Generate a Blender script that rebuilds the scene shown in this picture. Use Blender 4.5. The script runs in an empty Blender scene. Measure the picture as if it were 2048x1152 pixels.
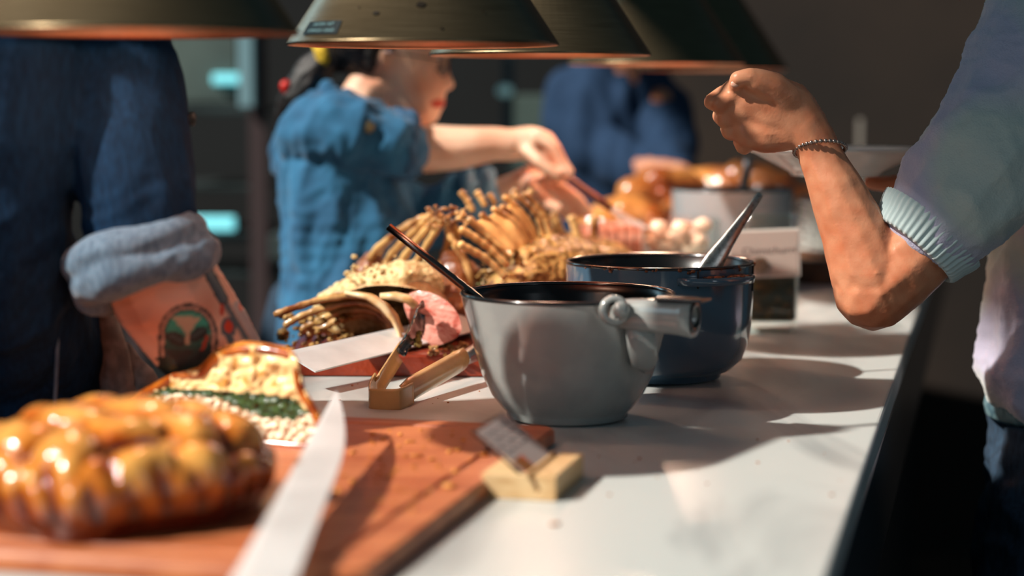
import bpy, bmesh, math, random
import numpy as np
from mathutils import Vector, Matrix, noise, Euler
random.seed(7); RNG = np.random.default_rng(7)
S = bpy.context.scene; COL = S.collection
# ---------------------------------------------------------------- camera, world, light, exposure
F = 3800.0                      # focal length in pixels of the 2048 px wide frame
PITCH = math.atan(376.0/F)
CT = 0.93                       # counter top height
CH = 0.33                       # camera height above the counter
CAMZ = CT + CH
cd = bpy.data.cameras.new('camera'); cam = bpy.data.objects.new('camera', cd); COL.objects.link(cam)
cam.location = (0, 0, CAMZ); cam.rotation_euler = (math.pi/2 - PITCH, 0, 0)
cd.sensor_width = 36.0; cd.lens = 36.0*F/2048.0; cd.clip_start = 0.05
cd.dof.use_dof = True; cd.dof.focus_distance = 2.09; cd.dof.aperture_fstop = 2.2; cd.dof.aperture_blades = 0
S.camera = cam
W = bpy.data.worlds.new('world'); S.world = W; W.use_nodes = True
bgn = W.node_tree.nodes['Background']; bgn.inputs[0].default_value = (0.12, 0.25, 0.33, 1); bgn.inputs[1].default_value = 0.22
SUN = Vector((.39, .175, -.385)).normalized()
sd = bpy.data.lights.new('sun', 'SUN'); sun = bpy.data.objects.new('sun', sd); COL.objects.link(sun)
sd.energy = 7.0; sd.angle = math.radians(1.2); sd.color = (1.0, .94, .85); sun.rotation_euler = SUN.to_track_quat('-Z', 'Y').to_euler()
def area(name, loc, target, sx, sy, e, c):
    l = bpy.data.lights.new(name, 'AREA'); l.shape = 'RECTANGLE'; l.size = sx; l.size_y = sy; l.energy = e; l.color = c
    o = bpy.data.objects.new(name, l); COL.objects.link(o); o.location = loc
    o.rotation_euler = (Vector(target) - Vector(loc)).to_track_quat('-Z', 'Y').to_euler(); return o
area('window_daylight', (-2.2, -0.9, 2.2), (0, 2.2, 1.0), 1.5, 1.7, 15, (.58, .86, 1.0))
area('side_window_daylight', (2.6, -1.2, 1.9), (.2, 2.2, 1.0), .5, 1.6, 6, (.85, .93, 1.0))
area('kitchen_light', (-2.4, 5.0, 2.6), (-.3, 3.0, 1.0), .5, 1.2, 9, (.5, .85, 1.0))
S.view_settings.view_transform = 'Standard'; S.view_settings.look = 'None'; S.view_settings.exposure = 0.0
S.view_settings.gamma = 1.0; S.view_settings.use_curve_mapping = False

# ---------------------------------------------------------------- helpers
def P(px, py, Y):
    "world point seen at pixel (px, py) at distance Y in front of the camera"
    c, s = math.cos(PITCH), math.sin(PITCH)
    u = (px-1024)/F; v = -(py-576)/F
    d = Vector((u, c + s*v, -s + c*v))
    return Vector((0, 0, CAMZ)) + d*(Y/d.y)
def G(px, py, z=0.0):
    "point on the plane z above the counter top"
    a = P(px, py, 1.0) - Vector((0, 0, CAMZ))
    t = (CT + z - CAMZ)/a.z
    return Vector((0, 0, CAMZ)) + a*t
def V(*a): return Vector(a)
def hexc(h):
    h = h.lstrip('#'); r = [int(h[i:i+2], 16)/255 for i in (0, 2, 4)]
    return tuple((x/12.92 if x <= .04045 else ((x+.055)/1.055)**2.4) for x in r) + (1,)
MATS = {}
def mat(name, c, rough=.6, metal=0, spec=.5, c2=None, nscale=20, c2lo=.4, c2hi=.6, stretch=(1,1,1), bump=0, bscale=60, coat=0, sheen=0, trans=0, attr=False, emis=None, estr=0, sss=0, sssr=(1,.3,.15), aniso=0, detail=6, alpha=1, ior=1.45, rot=(0,0,0), distort=0):
    m = bpy.data.materials.new(name); m.use_nodes = True; nt = m.node_tree; b = nt.nodes['Principled BSDF']
    L = nt.links.new
    if isinstance(c, str): c = hexc(c)
    b.inputs['Base Color'].default_value = c; b.inputs['Roughness'].default_value = rough; b.inputs['Metallic'].default_value = metal
    b.inputs['Specular IOR Level'].default_value = spec; b.inputs['Coat Weight'].default_value = coat; b.inputs['Coat Roughness'].default_value = .08
    b.inputs['Sheen Weight'].default_value = sheen; b.inputs['Transmission Weight'].default_value = trans; b.inputs['IOR'].default_value = ior
    b.inputs['Anisotropic'].default_value = aniso; b.inputs['Alpha'].default_value = alpha
    if sss: b.inputs['Subsurface Weight'].default_value = sss; b.inputs['Subsurface Radius'].default_value = sssr; b.inputs['Subsurface Scale'].default_value = .006
    tc = nt.nodes.new('ShaderNodeTexCoord'); mp = nt.nodes.new('ShaderNodeMapping'); L(tc.outputs['Object'], mp.inputs[0]); mp.inputs['Scale'].default_value = stretch; mp.inputs['Rotation'].default_value = rot
    src = None
    if attr:
        at = nt.nodes.new('ShaderNodeAttribute'); at.attribute_name = 'col'; src = at.outputs['Color']
    if c2 is not None:
        if isinstance(c2, str): c2 = hexc(c2)
        n = nt.nodes.new('ShaderNodeTexNoise'); n.inputs['Scale'].default_value = nscale; n.inputs['Detail'].default_value = detail; n.inputs['Distortion'].default_value = distort; L(mp.outputs[0], n.inputs['Vector'])
        r = nt.nodes.new('ShaderNodeMapRange'); r.inputs['From Min'].default_value = c2lo; r.inputs['From Max'].default_value = c2hi; L(n.outputs['Fac'], r.inputs['Value'])
        mx = nt.nodes.new('ShaderNodeMix'); mx.data_type = 'RGBA'; L(r.outputs[0], mx.inputs['Factor'])
        if src is not None:
            L(src, mx.inputs[6]); mx.blend_type = 'MULTIPLY'
        else: mx.inputs[6].default_value = c
        mx.inputs[7].default_value = c2; src = mx.outputs[2]
    if src is not None: L(src, b.inputs['Base Color'])
    if bump:
        n2 = nt.nodes.new('ShaderNodeTexNoise'); n2.inputs['Scale'].default_value = bscale; n2.inputs['Detail'].default_value = 4; L(mp.outputs[0], n2.inputs['Vector'])
        bp = nt.nodes.new('ShaderNodeBump'); bp.inputs['Strength'].default_value = bump; bp.inputs['Distance'].default_value = .002; L(n2.outputs['Fac'], bp.inputs['Height']); L(bp.outputs[0], b.inputs['Normal'])
    if emis: b.inputs['Emission Color'].default_value = hexc(emis); b.inputs['Emission Strength'].default_value = estr
    MATS[name] = m; return m
def mesh(name, Vs, Fs, m=None, parent=None, smooth=True, mats=None, mi=None):
    me = bpy.data.meshes.new(name); me.from_pydata([tuple(v) for v in Vs], [], [tuple(f) for f in Fs]); me.update()
    return link(name, me, m, parent, smooth, mats, mi)
def link(name, me, m=None, parent=None, smooth=True, mats=None, mi=None):
    o = bpy.data.objects.new(name, me); COL.objects.link(o)
    for x in (mats or ([m] if m else [])): me.materials.append(x)
    if mi is not None: me.polygons.foreach_set('material_index', np.array(mi, dtype=np.int32))
    if smooth: me.polygons.foreach_set('use_smooth', np.ones(len(me.polygons), dtype=bool))
    if parent is not None: setp(o, parent)
    return o
def setp(o, parent):
    mw = Matrix.Identity(4); chain = []; q = parent
    while q is not None: chain.append(q); q = q.parent
    for q in reversed(chain): mw = mw @ q.matrix_parent_inverse @ q.matrix_basis
    o.parent = parent; o.matrix_parent_inverse = mw.inverted()
def tag(o, label=None, cat=None, group=None, kind=None):
    if label: o['label'] = label
    if cat: o['category'] = cat
    if group: o['group'] = group
    if kind: o['kind'] = kind
    return o
def thing(name, loc, label, cat, group=None, rz=0):
    o = bpy.data.objects.new(name, None); COL.objects.link(o); o.location = loc; o.rotation_euler = (0, 0, rz); o.empty_display_size = .05
    return tag(o, label, cat, group)
def dup(root, loc=None, rz=None, label=None, group=None, rot=None, scale=None):
    r = root.copy(); COL.objects.link(r)
    if loc is not None: r.location = loc
    if rz is not None: r.rotation_euler = (0, 0, rz)
    if rot is not None: r.rotation_euler = rot
    if scale is not None: r.scale = scale
    if label: r['label'] = label
    if group: r['group'] = group
    for ch in list(root.children):
        c = ch.copy(); COL.objects.link(c); c.parent = r; c.matrix_parent_inverse = ch.matrix_parent_inverse
        for g in list(ch.children):
            d = g.copy(); COL.objects.link(d); d.parent = c; d.matrix_parent_inverse = g.matrix_parent_inverse
    return r
class MB:
    "collects geometry into one mesh"
    def __init__(s): s.V = []; s.F = []; s.M = []
    def add(s, Vs, Fs, mi=0):
        o = len(s.V); s.V += [tuple(v) for v in Vs]; s.F += [tuple(i+o for i in f) for f in Fs]; s.M += [mi]*len(Fs); return s
    def box(s, c, size, R=None, mi=0):
        R = R or Matrix.Identity(3); c = Vector(c)
        vs = [c + R @ Vector((x*size[0]/2, y*size[1]/2, z*size[2]/2)) for x in (-1,1) for y in (-1,1) for z in (-1,1)]
        return s.add(vs, [(0,1,3,2),(4,6,7,5),(0,4,5,1),(2,3,7,6),(0,2,6,4),(1,5,7,3)], mi)
    def tube(s, pts, rad, n=12, cap=True, mi=0, flat=1.0, up=None, taper_end=False):
        pts = [Vector(p) for p in pts]; m = len(pts)
        if not hasattr(rad, '__len__'): rad = [rad]*m
        vs = []; u = None
        for i, p in enumerate(pts):
            t = (pts[min(i+1, m-1)] - pts[max(i-1, 0)]).normalized()
            if u is None:
                u = Vector(up) if up is not None else (Vector((0,0,1)) if abs(t.z) < .9 else Vector((1,0,0)))
            u = (u - t*u.dot(t)).normalized(); w = t.cross(u)
            for k in range(n):
                a = 2*math.pi*k/n; vs.append(p + rad[i]*(math.cos(a)*u*flat + math.sin(a)*w))
        fs = [(i*n+k, i*n+(k+1)%n, (i+1)*n+(k+1)%n, (i+1)*n+k) for i in range(m-1) for k in range(n)]
        if cap:
            fs.append(tuple(range(n-1, -1, -1))); fs.append(tuple((m-1)*n+k for k in range(n)))
        return s.add(vs, fs, mi)
    def lathe(s, prof, c=(0,0,0), n=48, mi=0, axis=None, arc=None, sx=1, sy=1):
        c = Vector(c); R = axis.to_track_quat('Z', 'Y').to_matrix() if axis is not None else Matrix.Identity(3)
        vs = []
        for r, z in prof:
            for k in range(n):
                a = 2*math.pi*k/n; vs.append(c + R @ Vector((r*math.cos(a)*sx, r*math.sin(a)*sy, z)))
        m = len(prof)
        fs = [(i*n+k, i*n+(k+1)%n, (i+1)*n+(k+1)%n, (i+1)*n+k) for i in range(m-1) for k in range(n)]
        if prof[0][0] > 1e-6 : pass
        return s.add(vs, fs, mi)
    def ico(s, c, r, sc=(1,1,1), sub=2, mi=0, rough=0, seed=0, R=None):
        Vs, Fs = ICO[sub]; c = Vector(c); out = []
        for v in Vs:
            q = Vector(v)
            if rough: q = q*(1 + rough*noise.noise(q*1.7 + Vector((seed, seed*.7, -seed))))
            q = Vector((q.x*sc[0], q.y*sc[1], q.z*sc[2]))*r
            if R is not None: q = R @ q
            out.append(c + q)
        return s.add(out, Fs, mi)
    def obj(s, name, m=None, parent=None, smooth=True, mats=None, bevel=0, subsurf=0):
        o = mesh(name, s.V, s.F, m, parent, smooth, mats, s.M if mats else None)
        if bevel:
            md = o.modifiers.new('bevel', 'BEVEL'); md.width = bevel; md.segments = 3; md.limit_method = 'ANGLE'; md.angle_limit = math.radians(40)
            o.modifiers.new('wn', 'WEIGHTED_NORMAL').keep_sharp = True
        if subsurf:
            md = o.modifiers.new('ss', 'SUBSURF'); md.levels = subsurf; md.render_levels = subsurf
        return o
ICO = {}
for _s in (1, 2, 3, 4):
    _b = bmesh.new(); bmesh.ops.create_icosphere(_b, subdivisions=_s, radius=1.0)
    ICO[_s] = ([tuple(v.co) for v in _b.verts], [tuple(v.index for v in f.verts) for f in _b.faces]); _b.free()
def nz(p, s, o=0): return noise.noise(Vector(p)*s + Vector((o, o*1.3, -o*.7)))
def organic(name, chains, voxel, m, parent=None, smooth=6, disp=None, col=None, extra=None, cut=None):
    """one continuous surface grown round chains of (point, radius[, (sx, sy, sz)]) nodes"""
    mb = extra or MB()
    for ch in chains:
        ch = [(Vector(n[0]), n[1], Vector(n[2]) if len(n) > 2 else Vector((1,1,1))) for n in ch]
        if len(ch) == 1: mb.ico(ch[0][0], ch[0][1], ch[0][2], 3)
        for (p, r, s), (q, t, u) in zip(ch, ch[1:]):
            d = (q-p).length; k = max(2, int(d/(min(r*min(s), t*min(u))*.22))+1); k = min(k, 60)
            for i in range(k+1):
                f = i/k; sc = s.lerp(u, f); mb.ico(p.lerp(q, f), r+(t-r)*f, sc, 2)
    o = mesh(name + '_tmp', mb.V, mb.F)
    md = o.modifiers.new('r', 'REMESH'); md.mode = 'VOXEL'; md.voxel_size = voxel; md.use_smooth_shade = True
    if smooth:
        sm = o.modifiers.new('s', 'SMOOTH'); sm.factor = .5; sm.iterations = smooth
    dg = bpy.context.evaluated_depsgraph_get(); me = bpy.data.meshes.new_from_object(o.evaluated_get(dg)); me.name = name
    om = o.data; bpy.data.objects.remove(o); bpy.data.meshes.remove(om)
    n = len(me.vertices); co = np.empty(n*3); me.vertices.foreach_get('co', co); co = co.reshape(-1, 3)
    if disp is not None:
        no = np.empty(n*3); me.vertices.foreach_get('normal', no); no = no.reshape(-1, 3)
        dd = np.array([disp(Vector(p)) for p in co]); co = co + no*dd[:, None]
        me.vertices.foreach_set('co', co.ravel()); me.update()
    if col is not None:
        a = me.color_attributes.new('col', 'FLOAT_COLOR', 'POINT')
        no = np.empty(n*3); me.vertices.foreach_get('normal', no); no = no.reshape(-1, 3)
        a.data.foreach_set('color', np.array([col(Vector(p), Vector(q)) for p, q in zip(co, no)]).ravel())
    me.materials.clear()
    return link(name, me, m, parent)
def setcol(o, fn):
    me = o.data; a = me.color_attributes.new('col', 'FLOAT_COLOR', 'POINT')
    a.data.foreach_set('color', np.array([fn(v.co) for v in me.vertices]).ravel())
def lerpc(a, b, f):
    f = max(0, min(1, f)); return tuple(x+(y-x)*f for x, y in zip(a, b))
def sst(x, a, b):
    t = max(0, min(1, (x-a)/(b-a))); return t*t*(3-2*t)
def bez(p0, p1, p2, p3, n):
    p0, p1, p2, p3 = map(Vector, (p0, p1, p2, p3))
    return [p0*(1-t)**3 + p1*3*t*(1-t)**2 + p2*3*t*t*(1-t) + p3*t**3 for t in [i/(n-1) for i in range(n)]]
def catmull(pts, n=8):
    pts = [Vector(p) for p in pts]; pts = [pts[0]*2-pts[1]] + pts + [pts[-1]*2-pts[-2]]; out = []
    for i in range(1, len(pts)-2):
        a, b, c, d = pts[i-1:i+3]
        for k in range(n):
            t = k/n; out.append(.5*((2*b)+(c-a)*t+(2*a-5*b+4*c-d)*t*t+(3*b-a-3*c+d)*t**3))
    return out + [pts[-2]]
CD = Vector((.244, .970, 0)).normalized()     # direction in which the counter runs away
CR = Vector((CD.y, -CD.x, 0))                 # across the counter, to the right
RC = Matrix((CR, CD, Vector((0,0,1)))).transposed()

# ---------------------------------------------------------------- materials
marble = mat('marble', '#bfc3c0', .3, c2='#7d8384', nscale=7, c2lo=.46, c2hi=.80, stretch=(1,.35,1), rot=(0,0,1.3), spec=.4, distort=1.2, bump=.03, bscale=30)
darkpanel = mat('dark_panel', '#1c2224', .35, spec=.4)
steel = mat('steel', '#b9bab6', .28, metal=1, bump=.02, bscale=120)
steel_dark = mat('steel_dark', '#6e706e', .22, metal=1)
steel_blade = mat('blade_steel', '#e3e6e6', .42, metal=.3, c2='#cfd2d2', nscale=12)
lampm = mat('lamp_metal', '#75664f', .27, metal=1, aniso=.75, c2='#665843', nscale=60, stretch=(.3,.3,14), bump=.02, bscale=200)
_tn = lampm.node_tree.nodes.new('ShaderNodeTangent'); _tn.direction_type = 'RADIAL'; _tn.axis = 'Z'; lampm.node_tree.links.new(_tn.outputs[0], lampm.node_tree.nodes['Principled BSDF'].inputs['Tangent'])
lampin = mat('lamp_inside', '#dba080', .4, metal=1, c2='#c88a66', nscale=18)
bulbm = mat('heat_bulb', '#ff5a26', .3, emis='#ff6a30', estr=2.5)
cordm = mat('black_cord', '#15110e', .5)
dark = mat('dark_stuff', '#16191a', .5)

# ---------------------------------------------------------------- setting
def slab(name, a, b, z0, z1, m, bevel=.003):
    "box given in counter frame: a, b = (across, along) corners"
    mb = MB(); c = CR*((a[0]+b[0])/2) + CD*((a[1]+b[1])/2); c.z = (z0+z1)/2
    mb.box(c, (abs(b[0]-a[0]), abs(b[1]-a[1]), z1-z0), RC)
    return mb.obj(name, m, smooth=False, bevel=bevel)
def cf(p): return (Vector(p).dot(CR), Vector(p).dot(CD))
XR = cf(G(1840, 620))[0]; XR = (XR + cf(G(1650, 1152))[0])/2
XL = XR - .76
f_ = MB(); f_.box((0, 3, -.02), (9, 12, .04)); floor = tag(f_.obj('floor', mat('floor_tiles', '#2a2724', .45, c2='#1d1b19', nscale=6), smooth=False), kind='structure')
top = MB(); c_ = CR*((XL+XR)/2) + CD*2.9; c_.z = CT-.015
top.box(c_, (XR-XL, 4.6, .03), RC)
ct = thing('serving_counter', (c_.x, c_.y, 0), 'long serving counter with pale marble top and dark front panel', 'counter')
top.obj('marble_top', marble, ct, smooth=False, bevel=.004)
mb = MB(); c2_ = CR*((XL+XR)/2-.02) + CD*2.9; c2_.z = (CT-.03)/2; mb.box(c2_, (XR-XL-.12, 4.5, CT-.03), RC); mb.obj('cabinet', darkpanel, ct, smooth=False)
mb = MB(); c3_ = CR*(XR-.0125) + CD*2.9; c3_.z = CT-.03-.065; mb.box(c3_, (.025, 4.6, .13), RC); mb.obj('front_fascia', mat('fascia', '#20282b', .25, spec=.6), ct, smooth=False, bevel=.002)
lw_ = mat('blocker_grey', '#6e6a62', .9)
def blocker_box(name, y0, y1, z0, z1, x=-1.6):
    mb = MB(); mb.box((x-.04, (y0+y1)/2, (z0+z1)/2), (.08, y1-y0, z1-z0)); return tag(mb.obj(name, lw_, smooth=False), kind='structure')
blocker_box('sun_blocker_low', .5, 3.4, 0, 2.10)            # unseen panel added to block low sun beneath an opening
blocker_box('sun_blocker_1', 1.42, 2.02, 2.10, 2.27)         # unseen step added to keep sun off the first cook's torso
blocker_box('sun_blocker_2', .5, 3.4, 3.21, 3.6)             # unseen upper panel added to shade the guest's sleeve and hand
wallm = mat('brown_wall', '#17110d', .9, c2='#2b2018', nscale=1.6, c2lo=.35, c2hi=.7)
mb = MB(); mb.box((0, 6.3, 1.6), (9, .1, 3.2)); tag(mb.obj('wall_back', mat('back_wall', '#070a0b', .8, c2='#0d1214', nscale=2), smooth=False), kind='structure')
mb = MB(); mb.box((1.75, 5.4, 1.6), (3.1, .12, 3.2), Matrix.Rotation(-.12, 3, 'Z')); tag(mb.obj('wall_right', wallm, smooth=False), kind='structure')

# ---------------------------------------------------------------- heat lamps
LR = .138; LZ = CT+.385
def text_mesh(body, size, m, name, align='CENTER', font_shear=0, offset=0.0, spacing=1.0):
    cu = bpy.data.curves.new(name, 'FONT'); cu.body = body; cu.size = size; cu.align_x = align; cu.align_y = 'CENTER'; cu.shear = font_shear; cu.offset = offset; cu.space_character = spacing
    o = bpy.data.objects.new(name, cu); COL.objects.link(o); bpy.context.view_layer.update()
    me = bpy.data.meshes.new_from_object(o.evaluated_get(bpy.context.evaluated_depsgraph_get())); bpy.data.objects.remove(o); bpy.data.curves.remove(cu)
    me.materials.clear(); return me
def make_lamp(name='heat_lamp'):
    t = thing(name, (0,0,LZ), 'x', 'heat lamp')
    mb = MB(); z = LZ
    out = [(LR, z), (LR+.001, z+.0015), (LR, z+.003), (.030, z+.167), (.026, z+.178), (.026, z+.235), (.022, z+.243), (.010, z+.246)]
    mb.lathe(out, n=72); mb.obj('lamp_shade', lampm, t)
    mb = MB(); mb.lathe([(LR-.0005, z), (LR-.0035, z+.0012), (LR-.004, z+.004), (.028, z+.163), (.001, z+.170)], n=72); mb.obj('shade_lining', lampin, t)
    mb = MB(); mb.lathe([(.001, z+.045), (.022, z+.048), (.036, z+.062), (.038, z+.078), (.026, z+.105), (.016, z+.13), (.016, z+.16)], n=32); mb.obj('bulb', bulbm, t)
    mb = MB(); mb.tube([(0,0,z+.244), (0,0,z+1.15)], .005, 10); mb.obj('cord', cordm, t)
    return t
lamp = make_lamp()
lamps = [((-.318, 1.61), 'brushed metal heat lamp over the braided loaf, nearest the camera at the left edge'),
         ((-.0905, 1.95), 'brushed metal heat lamp with the black caution sticker, hanging above the front grey pot'),
         ((.035, 2.39), 'brushed metal heat lamp just behind the one with the sticker, above the lamb racks'),
         ((.225, 2.98), 'brushed metal heat lamp with a glowing orange underside, in front of the dark blue cook'),
         ((.365, 3.50), 'farthest and darkest heat lamp, partly behind the row, left of the brown wall')]
for i, ((x, y), lb) in enumerate(lamps):
    o = lamp if i == 0 else dup(lamp)
    o.location = (x, y, LZ); o['label'] = lb; o['group'] = 'heat lamps in a row above the counter'
    if i == 1: stick_root = o
    if i < 4:
        l = bpy.data.lights.new('heat_bulb_light', 'SPOT'); l.energy = .5; l.color = (1, .68, .46); l.shadow_soft_size = .035; l.spot_size = 2.3
        lo = bpy.data.objects.new('heat_bulb_light', l); COL.objects.link(lo); lo.location = (x, y, LZ+.038)
        l = bpy.data.lights.new('heat_glow_light', 'POINT'); l.energy = (.7, .4, 1.3, 2.8)[i]; l.color = (1, .68, .48); l.shadow_soft_size = .02
        lo = bpy.data.objects.new('heat_glow_light', l); COL.objects.link(lo); lo.location = (x, y, LZ+.030)
# sticker bent round the cone
def cone_pt(cx, cy, s, h, off=.0011):
    "s = angle (0 faces camera, + to the right), h = height above the rim"
    r = LR - (LR-.030)*(h-.003)/.164 + off
    return Vector((cx + r*math.sin(s), cy - r*math.cos(s), LZ+h))
cx, cy = lamps[1][0]
mb = MB(); n = 16; s0, s1 = -1.02, -.615
vs = [cone_pt(cx, cy, s0+(s1-s0)*i/n, h) for i in range(n+1) for h in (.0085, .0215)]
mb.add(vs, [(2*i, 2*i+2, 2*i+3, 2*i+1) for i in range(n)])
st = mb.obj('caution_sticker', mat('sticker_dark', '#08181d', .6, spec=.2), stick_root)
for body, hc, sc_, a_ in (('CAUTION \u2022 HOT', .0183, .0048, -.80), ('ATTENTION \u2022 CHAUD', .0121, .0046, -.80)):
    me = text_mesh(body, sc_*1.08, None, 'sticker_text', spacing=1.12)
    for v in me.vertices:
        x, y = v.co.x, v.co.y; h = hc + y*.85; r = LR - (LR-.030)*(h-.003)/.164
        v.co = cone_pt(cx, cy, a_ + x/r*.72, h, .0017)
    link('sticker_lettering', me, mat('sticker_ink', '#6f9398', .6, spec=.2), st, smooth=False)
greasem = mat('grease', '#1a140d', .7, spec=.15)
for s, h, a, b in ((-.33,.028,.0033,.0018), (.03,.036,.0048,.0026), (.18,.013,.0014,.001), (-.5,.034,.001,.0007), (.55,.03,.001,.0008)):
    q = [cone_pt(cx, cy, s+a/.12*math.cos(k*math.pi/6)*(1+.25*math.sin(k*2.1)), h+b*math.sin(k*math.pi/6)) for k in range(12)]
    mb = MB(); mb.add(q, [tuple(range(12))]); mb.obj('grease_spot', greasem, stick_root, smooth=False)

# ---------------------------------------------------------------- pots and ladles
enamel_l = mat('enamel_grey', '#989c99', .16, spec=.6, coat=.6, c2='#8f9391', nscale=30)
enamel_b = mat('enamel_blue_grey', '#3d5568', .14, spec=.6, coat=.7)
enamel_in = mat('enamel_black', '#07090b', .25, spec=.4)
rimm = mat('pot_rim', '#16181a', .2, c2='#33261e', nscale=60, c2lo=.6, c2hi=.75, coat=.5)
sauce = mat('brown_sauce', '#0d0604', .35, spec=.3)
brownburn = mat('baked_on_sauce', '#8a4a22', .35, c2='#3a1b0c', nscale=160, bump=.4, bscale=300)
def pot(name, X, Y, prof, h, body, label, z0=0, spout=None, level=.45):
    b = CT+z0; t = thing(name, (X, Y, b), label, 'pot')
    mb = MB(); R = prof[-1][0]
    p = [(.001, b)] + [(r, b+z) for r, z in prof]
    mb.lathe(p, (X, Y, 0), 96); mb.obj('pot_body', body, t)
    ins = [(R-.0005, b+h+.0005), (R-.004, b+h-.0005)] + [(r-.0045, b+max(z, .007)) for r, z in reversed(prof[:-1])] + [(.001, b+.007)]
    mb = MB(); mb.lathe(ins, (X, Y, 0), 96); mb.obj('pot_lining', enamel_in, t)
    mb = MB(); mb.lathe([(R-.0045, b+h-.001), (R-.004, b+h+.0012), (R-.002, b+h+.002), (R+.0004, b+h+.0012), (R+.0006, b+h-.0012), (R-.0005, b+h-.002)], (X, Y, 0), 96); mb.obj('pot_rim', rimm, t)
    r_at = np.interp(h*level, [z for r, z in prof], [r for r, z in prof])-.005
    mb = MB(); mb.lathe([(.0005, b+h*level), (r_at, b+h*level)], (X, Y, 0), 64); sc = mb.obj('sauce', sauce, None); tag(sc, 'dark sauce inside ' + ('the front light grey pot' if name == 'grey_pot' else 'the blue grey pot' if name == 'blue_grey_pot' else 'the far grey pot'), 'sauce', kind='stuff')
    return t
prof1 = [(.058, .001), (.063, .003), (.0635, .008), (.068, .012), (.079, .026), (.089, .047), (.0965, .073), (.103, .098), (.1085, .120), (.111, .131)]
p1 = pot('grey_pot', .0575, 1.96, prof1, .131, enamel_l, 'light grey enamelled pot in front, with a dark interior and stubby side handle')
prof2 = [(.068, .001), (.073, .003), (.074, .008), (.085, .012), (.098, .024), (.106, .044), (.1095, .07), (.111, .1), (.1115, .139)]
p2 = pot('blue_grey_pot', .1755, 2.25, prof2, .139, enamel_b, 'dark blue grey enamelled pot with sauce baked on its rim, behind the light grey pot')
prof3 = [(.07, .001), (.085, .004), (.098, .016), (.104, .04), (.105, .13)]
far = mat('enamel_far', '#8e9396', .12, coat=.7)
p3 = pot('grey_pot', P(1465, 370, 3.28).x, 3.28, prof3, .13, far, 'grey enamelled pot farthest away, in front of the roast chickens', z0=.048)
def wp(px, py, Y): return P(px, py, Y)
# front pot: pouring lip, hooked handle with hollow end, lower strap
X, Y, b = .0575, 1.96, CT
mb = MB()   # round pouring lug at the front right of the rim
lug = P(1228, 621, 1.845)
mb.lathe([(.0105,-.006), (.0145,-.004), (.0155,0), (.0145,.004), (.0105,.006), (.0085,.003), (.0085,-.003), (.0105,-.006)], lug, 32, axis=Vector((.18,-1,.1)), sx=1.0, sy=1.0)
mb.ico(P(1242, 620, 1.838), .0085, (1,1,1.05), 3)
mb.obj('side_lug', enamel_l, p1)
mb = MB()
a0, a1 = P(1262, 626, 1.865), P(1372, 634, 1.84); d = (a1-a0).normalized(); up = Vector((0,0,1))
pts = [a0 - d*.018, a0, a0+(a1-a0)*.4, a0+(a1-a0)*.72, a1, a1+d*.001]
ring = []
def hsec(p, w, h, n=24, sq=3.2):
    out = []
    side = d.cross(up).normalized()
    for k in range(n):
        a = 2*math.pi*k/n; c, s = math.cos(a), math.sin(a)
        out.append(p + side*w*math.copysign(abs(c)**(2/sq), c) + up*h*math.copysign(abs(s)**(2/sq), s)*(1 if s > 0 else 1.15))
    return out
secs = [hsec(pts[0], .017, .012), hsec(pts[1], .016, .0145), hsec(pts[2], .015, .0155), hsec(pts[3], .0145, .0152), hsec(pts[4]-d*.006, .0145, .0155), hsec(pts[4]+d*.008, .0155, .0172), hsec(pts[4]+d*.0085, .014, .0155), hsec(pts[4]+d*.0080, .0115, .0122, sq=2.4), hsec(pts[4]-d*.012, .0105, .0115, sq=2.4)]
vs = [v for s_ in secs for v in s_]; n = 24; fs = [(i*n+k, i*n+(k+1)%n, (i+1)*n+(k+1)%n, (i+1)*n+k) for i in range(len(secs)-1) for k in range(n)]
fs.append(tuple((len(secs)-1)*n+k for k in range(n)))
h1 = mesh('handle', vs, fs, enamel_l, p1)
mb = MB(); e = a1 + d*.0092; mb.lathe([(.0108,-.0006),(.0148,-.0006),(.0155,.0003),(.0148,.0012),(.0108,.0012),(.0103,.0003),(.0108,-.0006)], e, 32, axis=d); mb.obj('handle_end_ring', mat('dark_enamel_edge', '#2a2e30', .25, coat=.5), h1)
mb = MB(); mb.box(a1 + d*-.004 + up*.0172, (.05, .030, .003), Matrix((d, d.cross(up).normalized()*-1, up)).transposed()); mb.obj('handle_top_plate', rimm, h1, smooth=False, bevel=.001)
mb = MB(); mb.tube([P(1276, 634, 1.868), P(1280, 660, 1.862), P(1284, 690, 1.866), P(1290, 722, 1.876), P(1296, 745, 1.892)], [.0145, .0145, .0148, .014, .004], 20, flat=.65, up=(0,1,0)); mb.obj('handle_strap', enamel_l, p1)
# back pot: flat tab handle toward the camera
mb = MB(); X, Y = .1755, 2.25
ang0, ang1 = math.radians(-84), math.radians(-28); n = 24; vs = []; ht = CT+.1215
for i in range(n+1):
    a = ang0 + (ang1-ang0)*i/n; e = math.sin(math.pi*i/n)**.45
    for r, z in ((.108, ht), (.108, ht+.008), (.112+.022*e, ht+.008), (.113+.0225*e, ht+.006), (.112+.0215*e, ht-.0005)):
        vs.append((X + r*math.cos(a), Y + r*math.sin(a), z))
fs = [(i*5+k, i*5+(k+1)%5, (i+1)*5+(k+1)%5, (i+1)*5+k) for i in range(n) for k in range(5)] + [(4,3,2,1,0), tuple(n*5+k for k in range(5))]
h2 = mesh('tab_handle', vs, fs, enamel_b, p2)
mb = MB()
for i in range(26):
    a = random.uniform(ang0+.25, ang1-.15); r = random.uniform(.1135, .128)
    mb.ico((X+r*math.cos(a), Y+r*math.sin(a), ht+.0085), random.uniform(.0012, .0034), (1.6, 1.6, .45), 2, rough=.5, seed=i)
tag(mb.obj('baked_on_sauce', brownburn, h2), kind='stuff')
mb = MB()
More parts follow.
